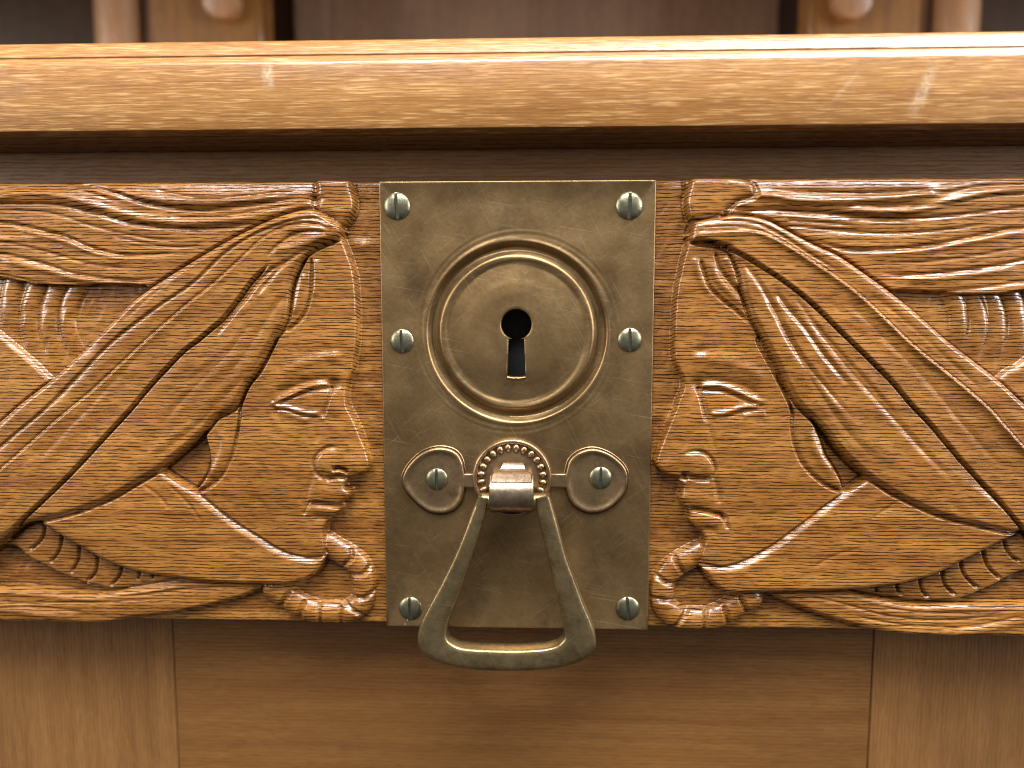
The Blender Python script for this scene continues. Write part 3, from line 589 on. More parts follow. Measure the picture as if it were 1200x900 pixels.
RGT = dict(
    hair=[(1350, 196), (1100, 196), (900, 196), (815, 196), (806, 225), (812, 262), (850, 262), (900, 300), (1000, 345), (1058, 356), (1104, 359), (1154, 357.5), (1200, 351), (1260, 338), (1350, 325)],
    curls=[(1350, 310), (1200, 340), (1140, 345), (1030, 345), (1090, 420), (1166, 450), (1183, 433), (1200, 424), (1260, 376)],
    flat=[(1350, 320), (1260, 375), (1200, 424), (1183, 433.5), (1167, 446), (1140, 450), (1180, 540), (1350, 700)],
    curl_locks=[[(1118, 340), (1126, 360), (1128, 382), (1122, 410)], [(1140, 338), (1149, 360), (1152, 384), (1147, 408), (1138, 428)], [(1160, 338), (1170, 360), (1174, 384), (1170, 408), (1158, 432)], [(1184, 335), (1195, 358), (1198, 384), (1192, 410), (1178, 432)], [(1210, 330), (1220, 352), (1224, 380), (1216, 405)]],
    face=[(890, 262), (812, 272), (806, 283), (799, 306), (796, 322), (792.5, 337), (789.5, 374), (789, 408), (790, 423), (795, 435), (800, 445), (800.5, 453), (799, 458), (794, 469), (789, 483), (783, 497), (776, 515), (770.5, 530), (768, 542), (774, 551.5), (786, 559), (796, 564), (799, 569), (798, 577), (796.5, 584), (800, 592), (806, 597.5), (807.5, 603), (807, 609), (814, 617), (822, 624), (825, 632), (822, 642), (820, 651), (822, 664), (827, 674), (835, 684), (848, 692), (866, 694), (960, 696), (1060, 670), (1080, 560), (950, 400), (905, 300)],
    ear=[(912, 440), (926, 475), (932, 520), (955, 556), (985, 574), (1012, 566), (1022, 553), (975, 500)],
    lobe=[(888, 398), (906, 433), (920, 460), (928, 480), (928, 497), (930, 515), (935, 531), (943, 545), (957, 559), (970, 568), (985, 573), (984, 562), (976, 547), (966, 531), (960, 513), (950, 490), (940, 470), (915, 425)],
    lobe_ridge=[[(945, 500), (951, 520), (962, 540), (975, 556)]],
    braid=[(1280, 595), (1200, 616), (1173, 632), (1123, 657), (1089, 673), (1042, 684), (980, 690), (1000, 695), (1040, 700), (1080, 706), (1117, 707), (1136, 702), (1167, 689), (1200, 672), (1280, 650)],
    braid_cuts=[[(1027, 687), (1031, 697)], [(1051, 682), (1055, 694), (1060, 700)], [(1079, 675), (1083, 694), (1092, 702)], [(1106, 666), (1109, 686), (1123, 700)], [(1127, 657), (1133, 676), (1150, 692)], [(1153.5, 642), (1160, 665), (1177, 681)], [(1178, 632), (1185, 650), (1200, 661)], [(1200, 620), (1208, 636), (1222, 644)], [(1090, 707), (1117, 706), (1136, 702), (1167, 689), (1200, 672)]],
    lock=[(1350, 704), (1200, 710), (1120, 709), (1073, 710), (1027, 702), (985, 693), (940, 692), (900, 692), (908, 701), (930, 711), (953, 720), (980, 729), (1011, 737), (1058, 745), (1104, 750), (1150, 762), (1350, 762)],
    lock_fold=[], lf=-1, lock_ridge=[([(990, 733), (1020, 740), (1058, 745), (1104, 745), (1167, 736), (1200, 729), (1260, 722)], 5, 2.6), ([(985, 695), (1027, 705), (1073, 713), (1120, 713), (1200, 714)], 3.4, 1.6)],
    lock_cuts=[[(930, 698), (980, 706), (1040, 722), (1100, 727), (1180, 722)], [(1000, 722), (1060, 733), (1120, 734)], [(1200, 722), (1150, 733), (1100, 738)], [(1030, 712), (1100, 719), (1200, 716)]],
    cloth=[(1198, 612), (1060, 580), (1030, 555), (1012, 562), (991, 576), (980, 584), (959, 599), (947, 609), (928, 623), (909, 637), (893, 647), (878, 655), (862, 661.5), (845, 664.5), (822, 662), (822, 666), (827, 674), (835, 684), (848, 692), (866, 694), (925, 692.5), (980, 691), (1042, 685), (1089, 674), (1123, 658), (1173, 633), (1199, 620)],
    cloth_cuts=[[(1048, 586), (1034, 596), (1018, 606)], [(1006, 641), (980, 647), (950, 662)]],
    scarf=[(809, 276), (811, 266), (816, 260), (844, 254.5), (866, 253), (894, 257.5), (916, 268), (934, 278), (956, 289), (980, 300), (1011, 321), (1058, 355.6), (1104, 396), (1136, 421), (1167, 445), (1198, 474), (1280, 545), (1350, 610), (1350, 770), (1280, 700), (1225, 648), (1199, 622), (1180, 622), (1148, 614.7), (1098, 602), (1048, 579), (1030, 568), (1011, 555), (992, 538), (978, 523), (966, 507), (951, 491), (939, 480), (932, 472), (922, 457), (906, 424), (888, 390), (877, 368), (869, 343), (863, 315), (853, 294), (838, 288), (811, 283)],
    scarf_folds=[
        ([(811, 281), (838, 285.6), (862.7, 296), (884.5, 309), (909, 324.5), (934, 343), (959, 365), (980, 386), (1011, 416), (1042, 447), (1064, 473), (1086, 496), (1114, 529), (1142, 560), (1167, 586), (1199, 623), (1260, 690)], 14, 2.0, 18, 3.0, 3.0, 1),
        ([(811, 274), (847, 271.5), (884.5, 273), (916, 287), (947, 307), (980, 329), (1011, 354), (1042, 384), (1073, 412), (1104, 437), (1148, 474), (1170, 498), (1198, 529), (1260, 592)], 8, 3.0, 9, 2.4, 0.8, -1),
    ],
    scarf_cuts=[([(820, 263), (850, 260), (880, 262), (910, 275), (945, 298), (985, 322)], 4, 2.6), ([(820, 268), (850, 266), (880, 268)], 3, 1.6), ([(905, 340), (920, 362), (940, 385), (965, 420), (1000, 460)], 7, 3.0),
                ([(862, 300), (885, 330), (905, 365), (930, 410), (965, 455), (1005, 500)], 7, 2.4), ([(940, 370), (985, 425), (1030, 475), (1080, 530), (1120, 570)], 8, 1.8), ([(895, 340), (915, 385), (945, 440), (985, 500), (1030, 545)], 9, 1.6),
                ([(925, 345), (960, 390), (1010, 445), (1060, 500)], 6, 1.4), ([(985, 350), (1030, 395), (1080, 445), (1130, 505), (1180, 560)], 8, 1.0), ([(1010, 340), (1060, 380), (1110, 425), (1160, 470)], 6, 0.8)],
    scarf_ridges=[([(811, 274), (847, 272), (884.5, 273.5), (916, 288), (947, 308), (980, 330), (1011, 355.5), (1042, 385.5), (1073, 413.5), (1104, 438), (1148, 475.5), (1170, 499.5), (1198, 530.5), (1260, 592)], 4.2, 2.6), ([(930, 412), (968, 462), (1010, 508), (1060, 552)], 8, 1.4), ([(818, 258.5), (845, 257), (875, 258)], 2.6, 1.0)],
    strand_cuts=[[(819, 302), (826, 322), (832, 338), (847, 352.5), (866, 368), (880, 382)], [(837, 294), (843, 314), (858, 334), (869, 347), (876, 368)]],
    strand_ridges=[[(829, 302), (838, 325), (852, 342), (866, 356)], [(848, 300), (856, 318), (866, 338)], [(812, 300), (819, 325), (830, 345)]],
    hair_cuts=[([(866, 250), (895, 246), (930, 248), (980, 252), (1040, 256), (1090, 252)], 7, 3.4), ([(1260, 264), (1200, 268), (1178, 269), (1154, 275), (1104, 285), (1064, 291), (1005, 293), (960, 285), (930, 274)], 5, 3.6),
               ([(1260, 300), (1200, 305), (1166, 312), (1104, 320), (1058, 323), (1020, 320)], 5, 2.8), ([(1250, 216), (1200, 217), (1150, 219), (1110, 225), (1073, 224), (1020, 226), (980, 226), (930, 224), (890, 222)], 5, 3.0),
               ([(1260, 222), (1200, 227), (1154, 231), (1110, 239), (1075, 241), (1030, 241), (980, 241)], 4, 2.2), ([(1260, 240), (1200, 243), (1140, 250), (1080, 256), (1000, 258)], 4, 2.2), ([(905, 266), (940, 266), (980, 270), (1040, 274), (1100, 270), (1180, 260)], 4, 1.8),
               ([(1260, 285), (1200, 290), (1140, 300), (1080, 307), (1020, 309)], 4, 1.4), ([(1250, 325), (1200, 330), (1150, 337), (1090, 342), (1050, 340)], 4, 1.6), ([(920, 258), (960, 261), (1000, 264)], 3.5, 1.6), ([(830, 222), (850, 219), (880, 222)], 4, 1.4)],
    hair_ridges=[([(850, 250), (863, 237), (884, 229.5), (909, 231), (934, 235), (980, 236), (1027, 233.5), (1073, 229.5), (1110, 222), (1150, 214)], 4.2, 3.4), ([(980, 246), (1042, 248), (1080, 245), (1120, 234), (1154, 226), (1200, 222), (1260, 218)], 4.2, 2.8),
                 ([(1005, 297), (1064, 296), (1104, 290), (1154, 280), (1200, 272), (1260, 266)], 4, 1.8), ([(1058, 328), (1104, 326), (1166, 318), (1200, 310)], 4, 1.8), ([(1140, 344), (1200, 338), (1250, 330)], 5, 1.6)],
    hair_folds=[],
    knob=[(850, 206), (815, 207), (808, 220), (804.5, 235), (806, 247), (811, 257), (828, 256), (846, 253), (862, 238), (885, 229), (880, 212)],
    dents=[(868, 247, 9, 5, -5.0)],
    features=feat_right,
    tress=[(824, 650), (812, 656), (800, 662), (788, 671), (780, 684), (778, 698), (780, 713), (790, 724), (806, 729), (822, 729.5), (840, 726.5), (855, 719.5), (868, 711), (882, 705)],
    tress_w=14.5,
    tress_cuts=[[(792, 655), (796, 664), (801, 672)], [(770, 676), (782, 684), (795, 686)], [(765, 703), (778, 704), (793, 706)], [(790, 738), (798, 728), (806, 717)], [(828, 719), (826, 740)], [(850, 715), (855, 735)], [(869, 702), (877, 722)]],
)

STEP = 0.86
NAMES = {FACE: 'face', HAIR: 'hair', CURLS: 'ringlet', FLAT: 'hair_net', LOBE: 'side_lock', CLOTH: 'chin_cloth', BRAID: 'braid', LOCK: 'hair_lock', SCARF: 'head_scarf'}
drawer = thing('drawer', 'carved oak drawer front with two facing women in headscarves, brass lock plate between them', 'drawer', (0, 0, BB*S))
def grid_part(name, fl, Nv, mask, parent, skirt=False):
    ji, ii = np.where(mask); nx = fl.nx
    a = ji*nx+ii; quads = np.stack([a, a+nx, a+nx+1, a+1], 1)
    used, inv = np.unique(quads, return_inverse=True); quads = inv.reshape(-1, 4)
    V = np.stack([fl.X.ravel()[used], -fl.H.ravel()[used], fl.Z.ravel()[used]], 1)
    nn = Nv.reshape(-1, 3)[used]
    if skirt:
        ring = np.r_[np.arange(nx), nx*np.arange(1, fl.nz)+nx-1, (fl.nz-1)*nx+np.arange(nx-2, -1, -1), nx*np.arange(fl.nz-2, 0, -1)]
        k = len(V); m = len(ring)
        r0 = np.stack([fl.X.ravel()[ring], -fl.H.ravel()[ring], fl.Z.ravel()[ring]], 1); r1 = r0.copy(); r1[:, 1] = 20
        out = np.zeros((m, 3)); out[:, 0] = np.where(np.isclose(r0[:, 0], fl.x[0]), -1, np.where(np.isclose(r0[:, 0], fl.x[-1]), 1, 0)); 
        out[:, 2] = np.where(np.isclose(r0[:, 2], fl.z[0]), 1, np.where(np.isclose(r0[:, 2], fl.z[-1]), -1, 0))
        out /= np.linalg.norm(out, axis=1)[:, None]
        V = np.vstack([V, r0, r1]); nn = np.vstack([nn, out, out])
        i = np.arange(m); j = (i+1) % m
        quads = np.vstack([quads, np.stack([k+i, k+j, k+m+j, k+m+i], 1)])
    me = bpy.data.meshes.new(name); nq = len(quads)
    me.vertices.add(len(V)); me.vertices.foreach_set('co', (V*S).astype(np.float32).ravel())
    me.loops.add(nq*4); me.loops.foreach_set('vertex_index', quads.astype(np.int32).ravel())
    me.polygons.add(nq); me.polygons.foreach_set('loop_start', np.arange(0, nq*4, 4, dtype=np.int32))
    me.update(); me.polygons.foreach_set('use_smooth', np.ones(nq, bool))
    me.normals_split_custom_set_from_vertices([tuple(x) for x in nn.astype(float)])
    o = bpy.data.objects.new(name, me); col.objects.link(o); me.materials.append(M['carved'])
    o.parent = parent; o.matrix_parent_inverse = parent_inv(parent); return o

for q, s, x0, x1, lab in ((LFT, 1, -800.0, -184.0, 'woman in a headscarf looking right'), (RGT, -1, 133.0, 720.0, 'woman in a headscarf looking left')):
    fl = Field(x0, x1, BB, BT, STEP); head(fl, q, s)
    gz, gx = np.gradient(fl.H, -fl.sz, fl.sx)
    Nv = np.stack([-gx, -np.ones_like(gx), -gz], 2); Nv /= np.linalg.norm(Nv, axis=2)[..., None]
    ids = fl.ID[:-1, :-1]
    grid_part('carved_board', fl, Nv, ids == GROUND, drawer, True)
    hd = grid_part('face', fl, Nv, ids == FACE, drawer); hd.name = 'carved_head'; hd['label'] = lab
    for k, nm in NAMES.items():
        if k != FACE and (ids == k).any(): grid_part(nm, fl, Nv, ids == k, hd)
    for k in range(BEAD, BEAD+12):
        if (ids == k).sum() > 20: grid_part('plait', fl, Nv, ids == k, hd)

# ------------------------------------------------------------------ lock plate
YP = -7.0                                              # front of the plate
pc = unp([(443.5, 211.5), (769, 211), (760, 737.5), (453, 736)], YP)
px0, px1 = (pc[0, 0]+pc[3, 0])/2, (pc[1, 0]+pc[2, 0])/2; pz1, pz0 = (pc[0, 1]+pc[1, 1])/2, (pc[2, 1]+pc[3, 1])/2
kx, kz = P(605, 397, YP-4); cx, cz = P(605.5, 390, YP)
ks = (868+YP)/868*1.0
# board behind the plate with a hole for the lock
hx0, hx1, hz0, hz1 = kx-40, kx+40, kz-60, kz+50
core = []
def core_box(x0, x1, z0, z1): core.append((x0, x1, z0, z1))
core_box(-184.5, hx0, BB+0.3, BT-0.3); core_box(hx1, 133.5, BB+0.3, BT-0.3); core_box(hx0, hx1, hz1, BT-0.3); core_box(hx0, hx1, BB+0.3, hz0)
bv, bf = [], []
def addbox(x0, x1, y0, y1, z0, z1):
    k = len(bv); bv.extend([(x, y, z) for x in (x0, x1) for y in (y0, y1) for z in (z0, z1)])
    bf.extend([tuple(k+i for i in f) for f in ((0, 1, 3, 2), (4, 6, 7, 5), (0, 4, 5, 1), (2, 3, 7, 6), (0, 2, 6, 4), (1, 5, 7, 3))])
for c in core: addbox(c[0], c[1], 3, 56, c[2], c[3])
addbox(-799.5, -185, 3, 56, BB+0.3, BT-0.3); addbox(134, 719.5, 3, 56, BB+0.3, BT-0.3)
addbox(-1040, -800.2, 0, 56, BB, BT); addbox(720.2, 1040, 0, 56, BB, BT)
mesh_obj('drawer_core', bv, bf, M['carved'], drawer, False)

def keyhole_r(th):
    """radius of the keyhole outline from (kx,kz) along angle th (units)"""
    c, s_ = math.cos(th), math.sin(th); best = 0
    R0, up = 17.5, 16.5
    bq = c*0+s_*up; disc = bq*bq-(up*up-R0*R0)
    if disc >= 0: best = bq+math.sqrt(disc)
    # slot: trapezoid going down
    if s_ < 0:
        for r in np.linspace(60, 4, 113):
            x, z = r*c, r*s_; hw = 9.0+1.6*(-z)/43
            bot = -42.5-2.0*math.sqrt(max(0, 1-(x/11.5)**2))
            if z > bot and abs(x) < hw: best = max(best, r); break
    return best
NA = 240
ang = [2*math.pi*k/NA for k in range(NA)]
ringr = [(1.0, 0), (0.965, 0), (0.93, 0)]
R1 = 107.0
def dome(r):
    """raised height of the pressed escutcheon at radius r"""
    pts = [(0, 5.2), (24, 5.1), (46, 4.0), (58, 2.6), (60, 2.2), (62, 1.8), (74, 0.2), (79, -0.4), (82, 0.2), (84, 1.0), (87, 1.4), (89.4, 0.4), (92, -3.0), (95, -6.2), (99, -6.6), (102, -3.4), (104, 0.2), (106, 1.2), (108, 0.7), (110.5, 0.1), (118, 0)]
    return float(np.interp(r, *zip(*pts)))
rr = list(np.r_[np.linspace(24, 76, 16), np.linspace(78, 121, 40)])
v, f = [], []
for th in ang:                                          # wall of the keyhole, going in
    r = keyhole_r(th); v.append((kx+r*math.cos(th), YP+7, kz+r*math.sin(th)))
for dr, dy in ((0.0, -3.2), (0.4, -4.4), (1.4, -5.0)):
    for th in ang:
        r = keyhole_r(th)+dr; v.append((kx+r*math.cos(th), YP+dy, kz+r*math.sin(th)))
base_rings = 4
TR = 16
for k in range(1, TR+1):                                # from keyhole outline out to a circle of 76
    t = k/TR
    for th in ang:
        r0 = keyhole_r(th)+1.4; ax, az = kx+r0*math.cos(th), kz+r0*math.sin(th)
        bx, bz = cx+76*math.cos(th), cz+76*math.sin(th)
        x, z = ax*(1-t)+bx*t, az*(1-t)+bz*t; v.append((x, YP-dome(math.hypot(x-cx, z-cz))-0.0, z))
for r in rr[16:]:
    for th in ang: v.append((cx+r*math.cos(th), YP-dome(r)+0.12*math.sin(5*th+r), cz+r*math.sin(th)))
def rect_r(th, x0, x1, z0, z1, ox, oz):
    c, s_ = math.cos(th), math.sin(th); t = 1e9
    if c > 1e-9: t = min(t, (x1-ox)/c)
    if c < -1e-9: t = min(t, (x0-ox)/c)
    if s_ > 1e-9: t = min(t, (z1-oz)/s_)
    if s_ < -1e-9: t = min(t, (z0-oz)/s_)
    return t
# make sure the corners are hit exactly
rect_rings = [(0.5, None), (1, 4.0, 0.0), (1, 2.2, -0.7), (1, 1.0, -0.5), (1, 0.3, 0.4), (1, 0.0, 1.5), (1, 0.0, 6.4)]
cor = [math.atan2(z-cz, x-cx) % (2*math.pi) for x in (px0, px1) for z in (pz0, pz1)]
near = {min(range(NA), key=lambda k: abs(ang[k]-c)): c for c in cor}
for rrg in rect_rings:
    for k, th in enumerate(ang):
        t0 = near.get(k, th)
        if rrg[1] is None:
            t1 = rect_r(t0, px0+4, px1-4, pz0+4, pz1-4, cx, cz); r = 0.5*(121+t1); y = YP
            v.append((cx+r*math.cos(t0), y, cz+r*math.sin(t0)))
        else:
            i = rrg[1]; t1 = rect_r(t0, px0, px1, pz0, pz1, cx, cz); x, z = cx+t1*math.cos(t0), cz+t1*math.sin(t0)
            x = min(max(x, px0+i), px1-i); z = min(max(z, pz0+i), pz1-i)
            v.append((x, YP+rrg[2], z))
nr = len(v)//NA
for j in range(nr-1):
    for k in range(NA): f.append((j*NA+k, j*NA+(k+1) % NA, (j+1)*NA+(k+1) % NA, (j+1)*NA+k))
plate = mesh_obj('lock_plate', v, f, M['brass'], drawer, True, 50)
bm = bmesh.new()
addv, addf = [], []
bv, bf = [], []
addbox(hx0+1, hx1-1, 24, 40, hz0+1, hz1-1); addbox(hx0+0.2, hx0+3, 1, 40, hz0+1, hz1-1); addbox(hx1-3, hx1-0.2, 1, 40, hz0+1, hz1-1)
addbox(hx0+3.2, hx1-3.2, 1, 40, hz0+0.5, hz0+3); addbox(hx0+3.2, hx1-3.2, 1, 40, hz1-3, hz1-0.5)
mesh_obj('lock_case', bv, bf, M['black'], plate, False)

# ------------------------------------------------------------------ screws
def screw_mesh():
    v, f = [], []; n, m = 96, 26; R = 15.0
    rs = [R*math.sin(math.radians(90*j/m)) for j in range(m+1)]
    xs = np.linspace(-1, 1, 73)
    g = 73; idx = {}
    lin = np.unique(np.r_[np.linspace(-R, R, 49), -1.9, -1.5, 1.5, 1.9]); 
    for a, x in enumerate(lin):
        for b_, z in enumerate(np.linspace(-1, 1, 41)):
            hw = math.sqrt(max(R*R-x*x, 0.0)); zz_ = z*hw; r2 = x*x+zz_*zz_
            h = 7.5*math.sqrt(max(0, 1-r2/(R*R)*0.86))-7.5*math.sqrt(0.14)
            ax = abs(x)
            if ax <= 1.5: h = min(h, 0.4 if hw > 3 else h)
            idx[a, b_] = len(v); v.append((x, -h-0.8, zz_))
    A, B = len(lin), 41
    for a in range(A-1):
        for b_ in range(B-1): f.append((idx[a, b_], idx[a+1, b_], idx[a+1, b_+1], idx[a, b_+1]))
    # skirt
    ring = [idx[a, 0] for a in range(A)]+[idx[A-1-a, B-1] for a in range(A)]
    k0 = len(v)
    for i in ring: x, y, z = v[i]; v.append((x*1.01, 1.5, z*1.01))
    for i in range(len(ring)): j = (i+1) % len(ring); f.append((ring[i], ring[j], k0+j, k0+i))
    return v, f
sv, sf = screw_mesh()
s0 = mesh_obj('screw', sv, sf, M['screw'], None, True, 35)
def screw(u, v_, y, r, tilt, parent, first=[True]):
    if first[0]: o = s0; first[0] = False
    else: o = s0.copy(); col.objects.link(o)
    x, z = P(u, v_, y-4); k = r/15.0
    o.parent = parent
    o.matrix_parent_inverse = parent_inv_chain(parent)
    o.location = (x*S, y*S, z*S); o.scale = (k, k*0.95, k); o.rotation_euler = (0, math.radians(tilt), 0)
    return o
def parent_inv_chain(p): return Matrix.Identity(4) if p.parent else parent_inv(p)
for u, v_, r, t in ((464.5, 241, 15.3, -3), (738, 240.5, 15.3, 2), (470.5, 400, 13.8, -4), (738.5, 398.5, 13.8, -2), (480.5, 714.5, 14.2, -4), (736, 714.5, 14.2, -4)):
    screw(u, v_, YP, r, t, plate)

# ------------------------------------------------------------------ drop handle
hnd_y = YP
def lobe(pts, cu, cv, name, parent):
    ol = unp(smooth(pts, 5, True), YP-3); c = unp([(cu, cv)], YP-3)[0]; n = len(ol)
    prof = [(1.06, 1.2), (1.045, -0.9), (1.03, -1.2), (1.012, -0.4), (1.004, 1.0), (1.0, 1.2), (0.985, -3.2), (0.96, -4.6), (0.92, -5.0), (0.87, -4.4), (0.82, -3.4), (0.74, -3.0), (0.55, -3.1), (0.3, -3.4), (0.02, -3.5)]
    v, f = [], []
    for k, y in prof:
        for p in ol: v.append((c[0]+(p[0]-c[0])*k, YP+y, c[1]+(p[1]-c[1])*k))
    for j in range(len(prof)-1):
        for i in range(n): f.append((j*n+i, j*n+(i+1) % n, (j+1)*n+(i+1) % n, (j+1)*n+i))
    f.append(tuple(range(len(v)-n, len(v))))
    return mesh_obj(name, v, f, M['boss'], parent, True, 60)
# boss with a ring of beads
bx, bz = P(600, 560.5, YP-6); v, f = [], []; n = 96
prof = [(48.0, 1.0), (47.2, -3.0), (46.6, -6.6), (45.2, -8.2), (43.2, -8.4), (41.6, -7.4), (40.8, -5.0), (36, -4.2), (31.0, -4.2), (29, -4.8), (20, -5.2), (0.5, -5.4)]
for r, y in prof:
    for k in range(n): v.append((bx+r*math.cos(2*math.pi*k/n), YP+y, bz+r*math.sin(2*math.pi*k/n)))
for j in range(len(prof)-1):
    for k in range(n): f.append((j*n+k, j*n+(k+1) % n, (j+1)*n+(k+1) % n, (j+1)*n+k))
f.append(tuple(range(len(v)-n, len(v))))
NBD = 24
for q in range(NBD):
    a = 2*math.pi*(q+0.5)/NBD; k0 = len(v); ca, sa = math.cos(a), math.sin(a)
    for i in range(7):
        for j in range(10):
            th = math.pi*i/6; ph = 2*math.pi*j/10
            lx, ly, lz = 5.2*math.cos(th), 4.2*math.sin(th)*math.cos(ph), 4.2*math.sin(th)*math.sin(ph)
            v.append((bx+(36.5+lx)*ca-ly*sa, YP-5.0-lz, bz+(36.5+lx)*sa+ly*ca))
    for i in range(6):
        for j in range(10): f.append((k0+i*10+j, k0+i*10+(j+1) % 10, k0+(i+1)*10+(j+1) % 10, k0+(i+1)*10+j))
handle = mesh_obj('drop_handle', v, f, M['boss'], drawer, True, 50)
llobe = lobe([(471, 563.5), (474, 552), (482, 540.5), (494.5, 530), (510, 524.5), (525.6, 525.5), (536.5, 531.5), (542, 541), (543.5, 549), (546, 563), (544, 577), (541, 588), (532, 598), (518, 602.5), (502, 600), (487, 589), (475, 575)], 511, 563, 'side_rosette', handle)
rlobe = lobe([(736, 561), (733, 548), (722, 536.5), (708, 528.5), (692.7, 525.5), (677, 530), (667, 539.5), (663.5, 551), (661, 562), (663, 574), (667, 586), (675, 595), (689.6, 601.5), (706.7, 599.6), (722, 590), (733, 576)], 701, 562, 'side_rosette', handle)
for a, c, d1, d2 in ((538, 557, 563, 563.5), (643, 668, 563, 562.5)):
    xa, z1_ = P(a, d1, YP-3); xb, _ = P(c, d2, YP-3)
    box('rosette_neck', xa, xb, YP-4.6, YP+1, z1_-8.5, z1_+8.5, M['boss'], handle, 1.6, 3)
screw(511.5, 562.5, YP-3, 13.0, -1, handle); screw(704, 561, YP-3, 13.2, 1, handle)

# strap folded into a barrel that carries the bail
ax_y = YP-27.0; br = 22.0
bxa, bzc = P(573.5, 580.5, ax_y-12); bxb, _ = P(625.5, 580.5, ax_y-12)
v, f = [], []
path = []
# tab rising from the boss
ztab = P(600, 545, YP-14)[1]
for a in np.linspace(150, -210, 60): path.append((ax_y+br*math.cos(math.radians(a))*-1.0, bzc+br*math.sin(math.radians(a)), None))
def ring_strip(path, xa, xb, th):
    v, f = [], []; n = len(path)
    for y, z in path:
        v += [(xa, y, z), (xb, y, z)]
    return v
outer = [(ax_y-br*math.sin(a)*1.0, bzc+br*math.cos(a)) for a in np.linspace(0, 2*math.pi, 61)[:-1]]
m_ = len(outer)
secs = [(bxa+2.2, 0.70), (bxa+0.6, 0.74), (bxa, 0.82), (bxa, 0.93), (bxa+0.8, 0.985), (bxa+2.4, 1.0), (bxa+14, 0.992), ((bxa+bxb)/2, 1.0), (bxb-14, 0.992), (bxb-2.4, 1.0), (bxb-0.8, 0.985), (bxb, 0.93), (bxb, 0.82), (bxb-0.6, 0.74), (bxb-2.2, 0.70)]
for x, k in secs:
    for y, z in outer: v.append((x, ax_y+(y-ax_y)*k, bzc+(z-bzc)*k))
for j in range(len(secs)-1):
    for i in range(m_): f.append((j*m_+i, j*m_+(i+1) % m_, (j+1)*m_+(i+1) % m_, (j+1)*m_+i))
f += [tuple(range(m_)), tuple(range(len(v)-m_, len(v)))]
# tab: tapering strap from the barrel's top up and back into the boss
k0 = len(v)
y_t0, y_t1 = YP-25, YP-12
tz = ztab-bzc
tab = [(ax_y-15, bzc+15.5, bxa+1.5, bxb-1.5), (ax_y-9, bzc+20.5, bxa+2, bxb-2), (ax_y-5, bzc+22.6, bxa+3, bxb-3), (ax_y-1, bzc+24.4, bxa+5.5, bxb-5), (YP-15, bzc+tz-5, bxa+10.5, bxb-9), (YP-12.5, bzc+tz-1.4, bxa+12.5, bxb-10.5), (YP-10, bzc+tz, bxa+13, bxb-11), (YP-3, bzc+tz, bxa+13, bxb-11)]
for y, z, xa, xb in tab:
    v += [(xa, y, z), (xa+1.2, y-1.0, z+1.2), (xb-1.2, y-1.0, z+1.2), (xb, y, z), (xb, y+6, z-5), (xa, y+6, z-5)]
for j in range(len(tab)-1):
    for i in range(6): f.append((k0+j*6+i, k0+j*6+(i+1) % 6, k0+(j+1)*6+(i+1) % 6, k0+(j+1)*6+i))
f.append(tuple(range(k0, k0+6)))
mesh_obj('clasp', v, f, M['clasp'], handle, True, 40)

# bail
yb0, yb1 = ax_y-13.0, ax_y+11.0                          # front and back of the bail
outer_uv = [(560, 583), (554, 598), (544, 624), (533, 651), (519, 680), (506, 704), (495.5, 724), (490, 739), (488.5, 752), (491.5, 763), (498, 770), (508, 776), (522, 780.5), (545, 785), (570, 787.3), (600, 788), (628, 787), (655, 784), (675, 779), (686, 773.5), (695, 765.5), (699, 757), (698, 744), (693, 729), (684, 708), (674, 681), (664, 654), (655, 620), (648, 595), (644, 582)]
inner_uv = [(572, 585), (568, 606), (560, 632), (550, 662), (541, 688), (533, 709), (526.5, 726), (523.5, 737), (523, 745), (525, 751), (528.5, 755), (534, 758), (542, 760.3), (556, 761.8), (575, 762.5), (598, 763), (620, 762.5), (638, 761), (650, 758), (656, 754.5), (660, 750), (661.5, 744), (660.5, 735), (657, 718), (652, 697), (646.5, 674), (641, 650), (634, 622), (629, 600), (627, 585)]
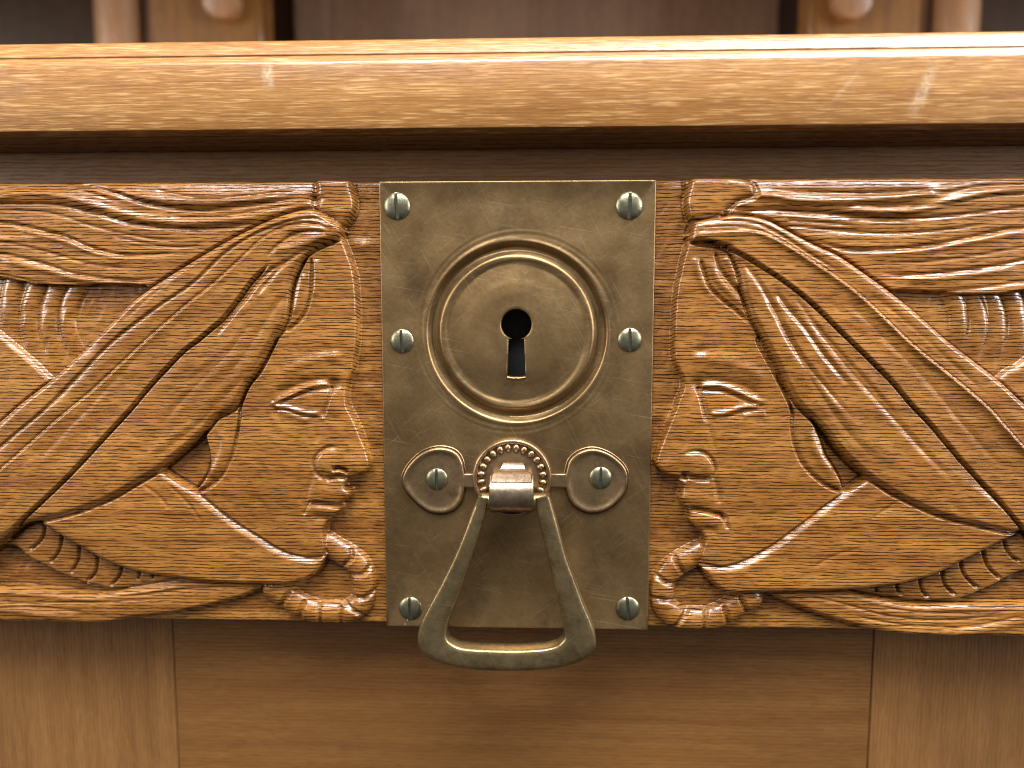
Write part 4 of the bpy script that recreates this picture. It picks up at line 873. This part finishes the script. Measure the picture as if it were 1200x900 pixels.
oo = unp(smooth(outer_uv, 5), yb0); ii = unp(smooth(inner_uv, 5), yb0); n = len(oo)
h = (yb1-yb0)
sect = []                                                # (t across outer->inner, depth) around a softened rectangle
for t, y in ((0.5, -0.3), (0.25, 0.0), (0.10, 0.5), (0.035, 2.0), (0.0, 5.0), (0.0, h-5), (0.04, h-1.6), (0.14, h), (0.5, h+0.4), (0.86, h), (0.96, h-1.6), (1.0, h-5), (1.0, 5.0), (0.965, 2.0), (0.90, 0.5), (0.75, 0.0)): sect.append((t, yb0+y))
v, f = [], []; m_ = len(sect)
for a, b_ in zip(oo, ii):
    for t, y in sect: v.append((a[0]*(1-t)+b_[0]*t, y, a[1]*(1-t)+b_[1]*t))
for j in range(n-1):
    for i in range(m_): f.append((j*m_+i, j*m_+(i+1) % m_, (j+1)*m_+(i+1) % m_, (j+1)*m_+i))
f += [tuple(range(m_)), tuple(range(len(v)-m_, len(v)))]
# pivot pins running into the barrel
for xa, xb in ((oo[0][0]+4, bxa+3), (bxb-3, oo[-1][0]-4)):
    k0 = len(v)
    for x in (xa, xb):
        for k in range(20): v.append((x, ax_y-1+9.5*math.cos(2*math.pi*k/20), oo[0][1]-7+9.5*math.sin(2*math.pi*k/20)))
    for k in range(20): f.append((k0+k, k0+(k+1) % 20, k0+20+(k+1) % 20, k0+20+k))
    f += [tuple(range(k0, k0+20)), tuple(range(k0+20, k0+40))]
mesh_obj('bail', v, f, M['bail'], handle, True, 45)

# bright scratch below the lower left screw of the plate
pth = unp(smooth([(479, 716), (481, 722), (477, 727), (475, 731), (471, 735)], 4), YP); v, f = [], []
for i, p in enumerate(pth):
    w_ = 0.9*math.sin(math.pi*(i+0.6)/(len(pth)+0.2)); v += [(p[0]-w_, YP-0.1, p[1]-w_*0.4), (p[0], YP-0.35, p[1]), (p[0]+w_, YP-0.1, p[1]+w_*0.4)]
for i in range(len(pth)-1):
    for k in (0, 1): f.append((i*3+k, i*3+k+1, i*3+4+k, i*3+3+k))
mesh_obj('scratch', v, f, M['clasp'], plate, True)
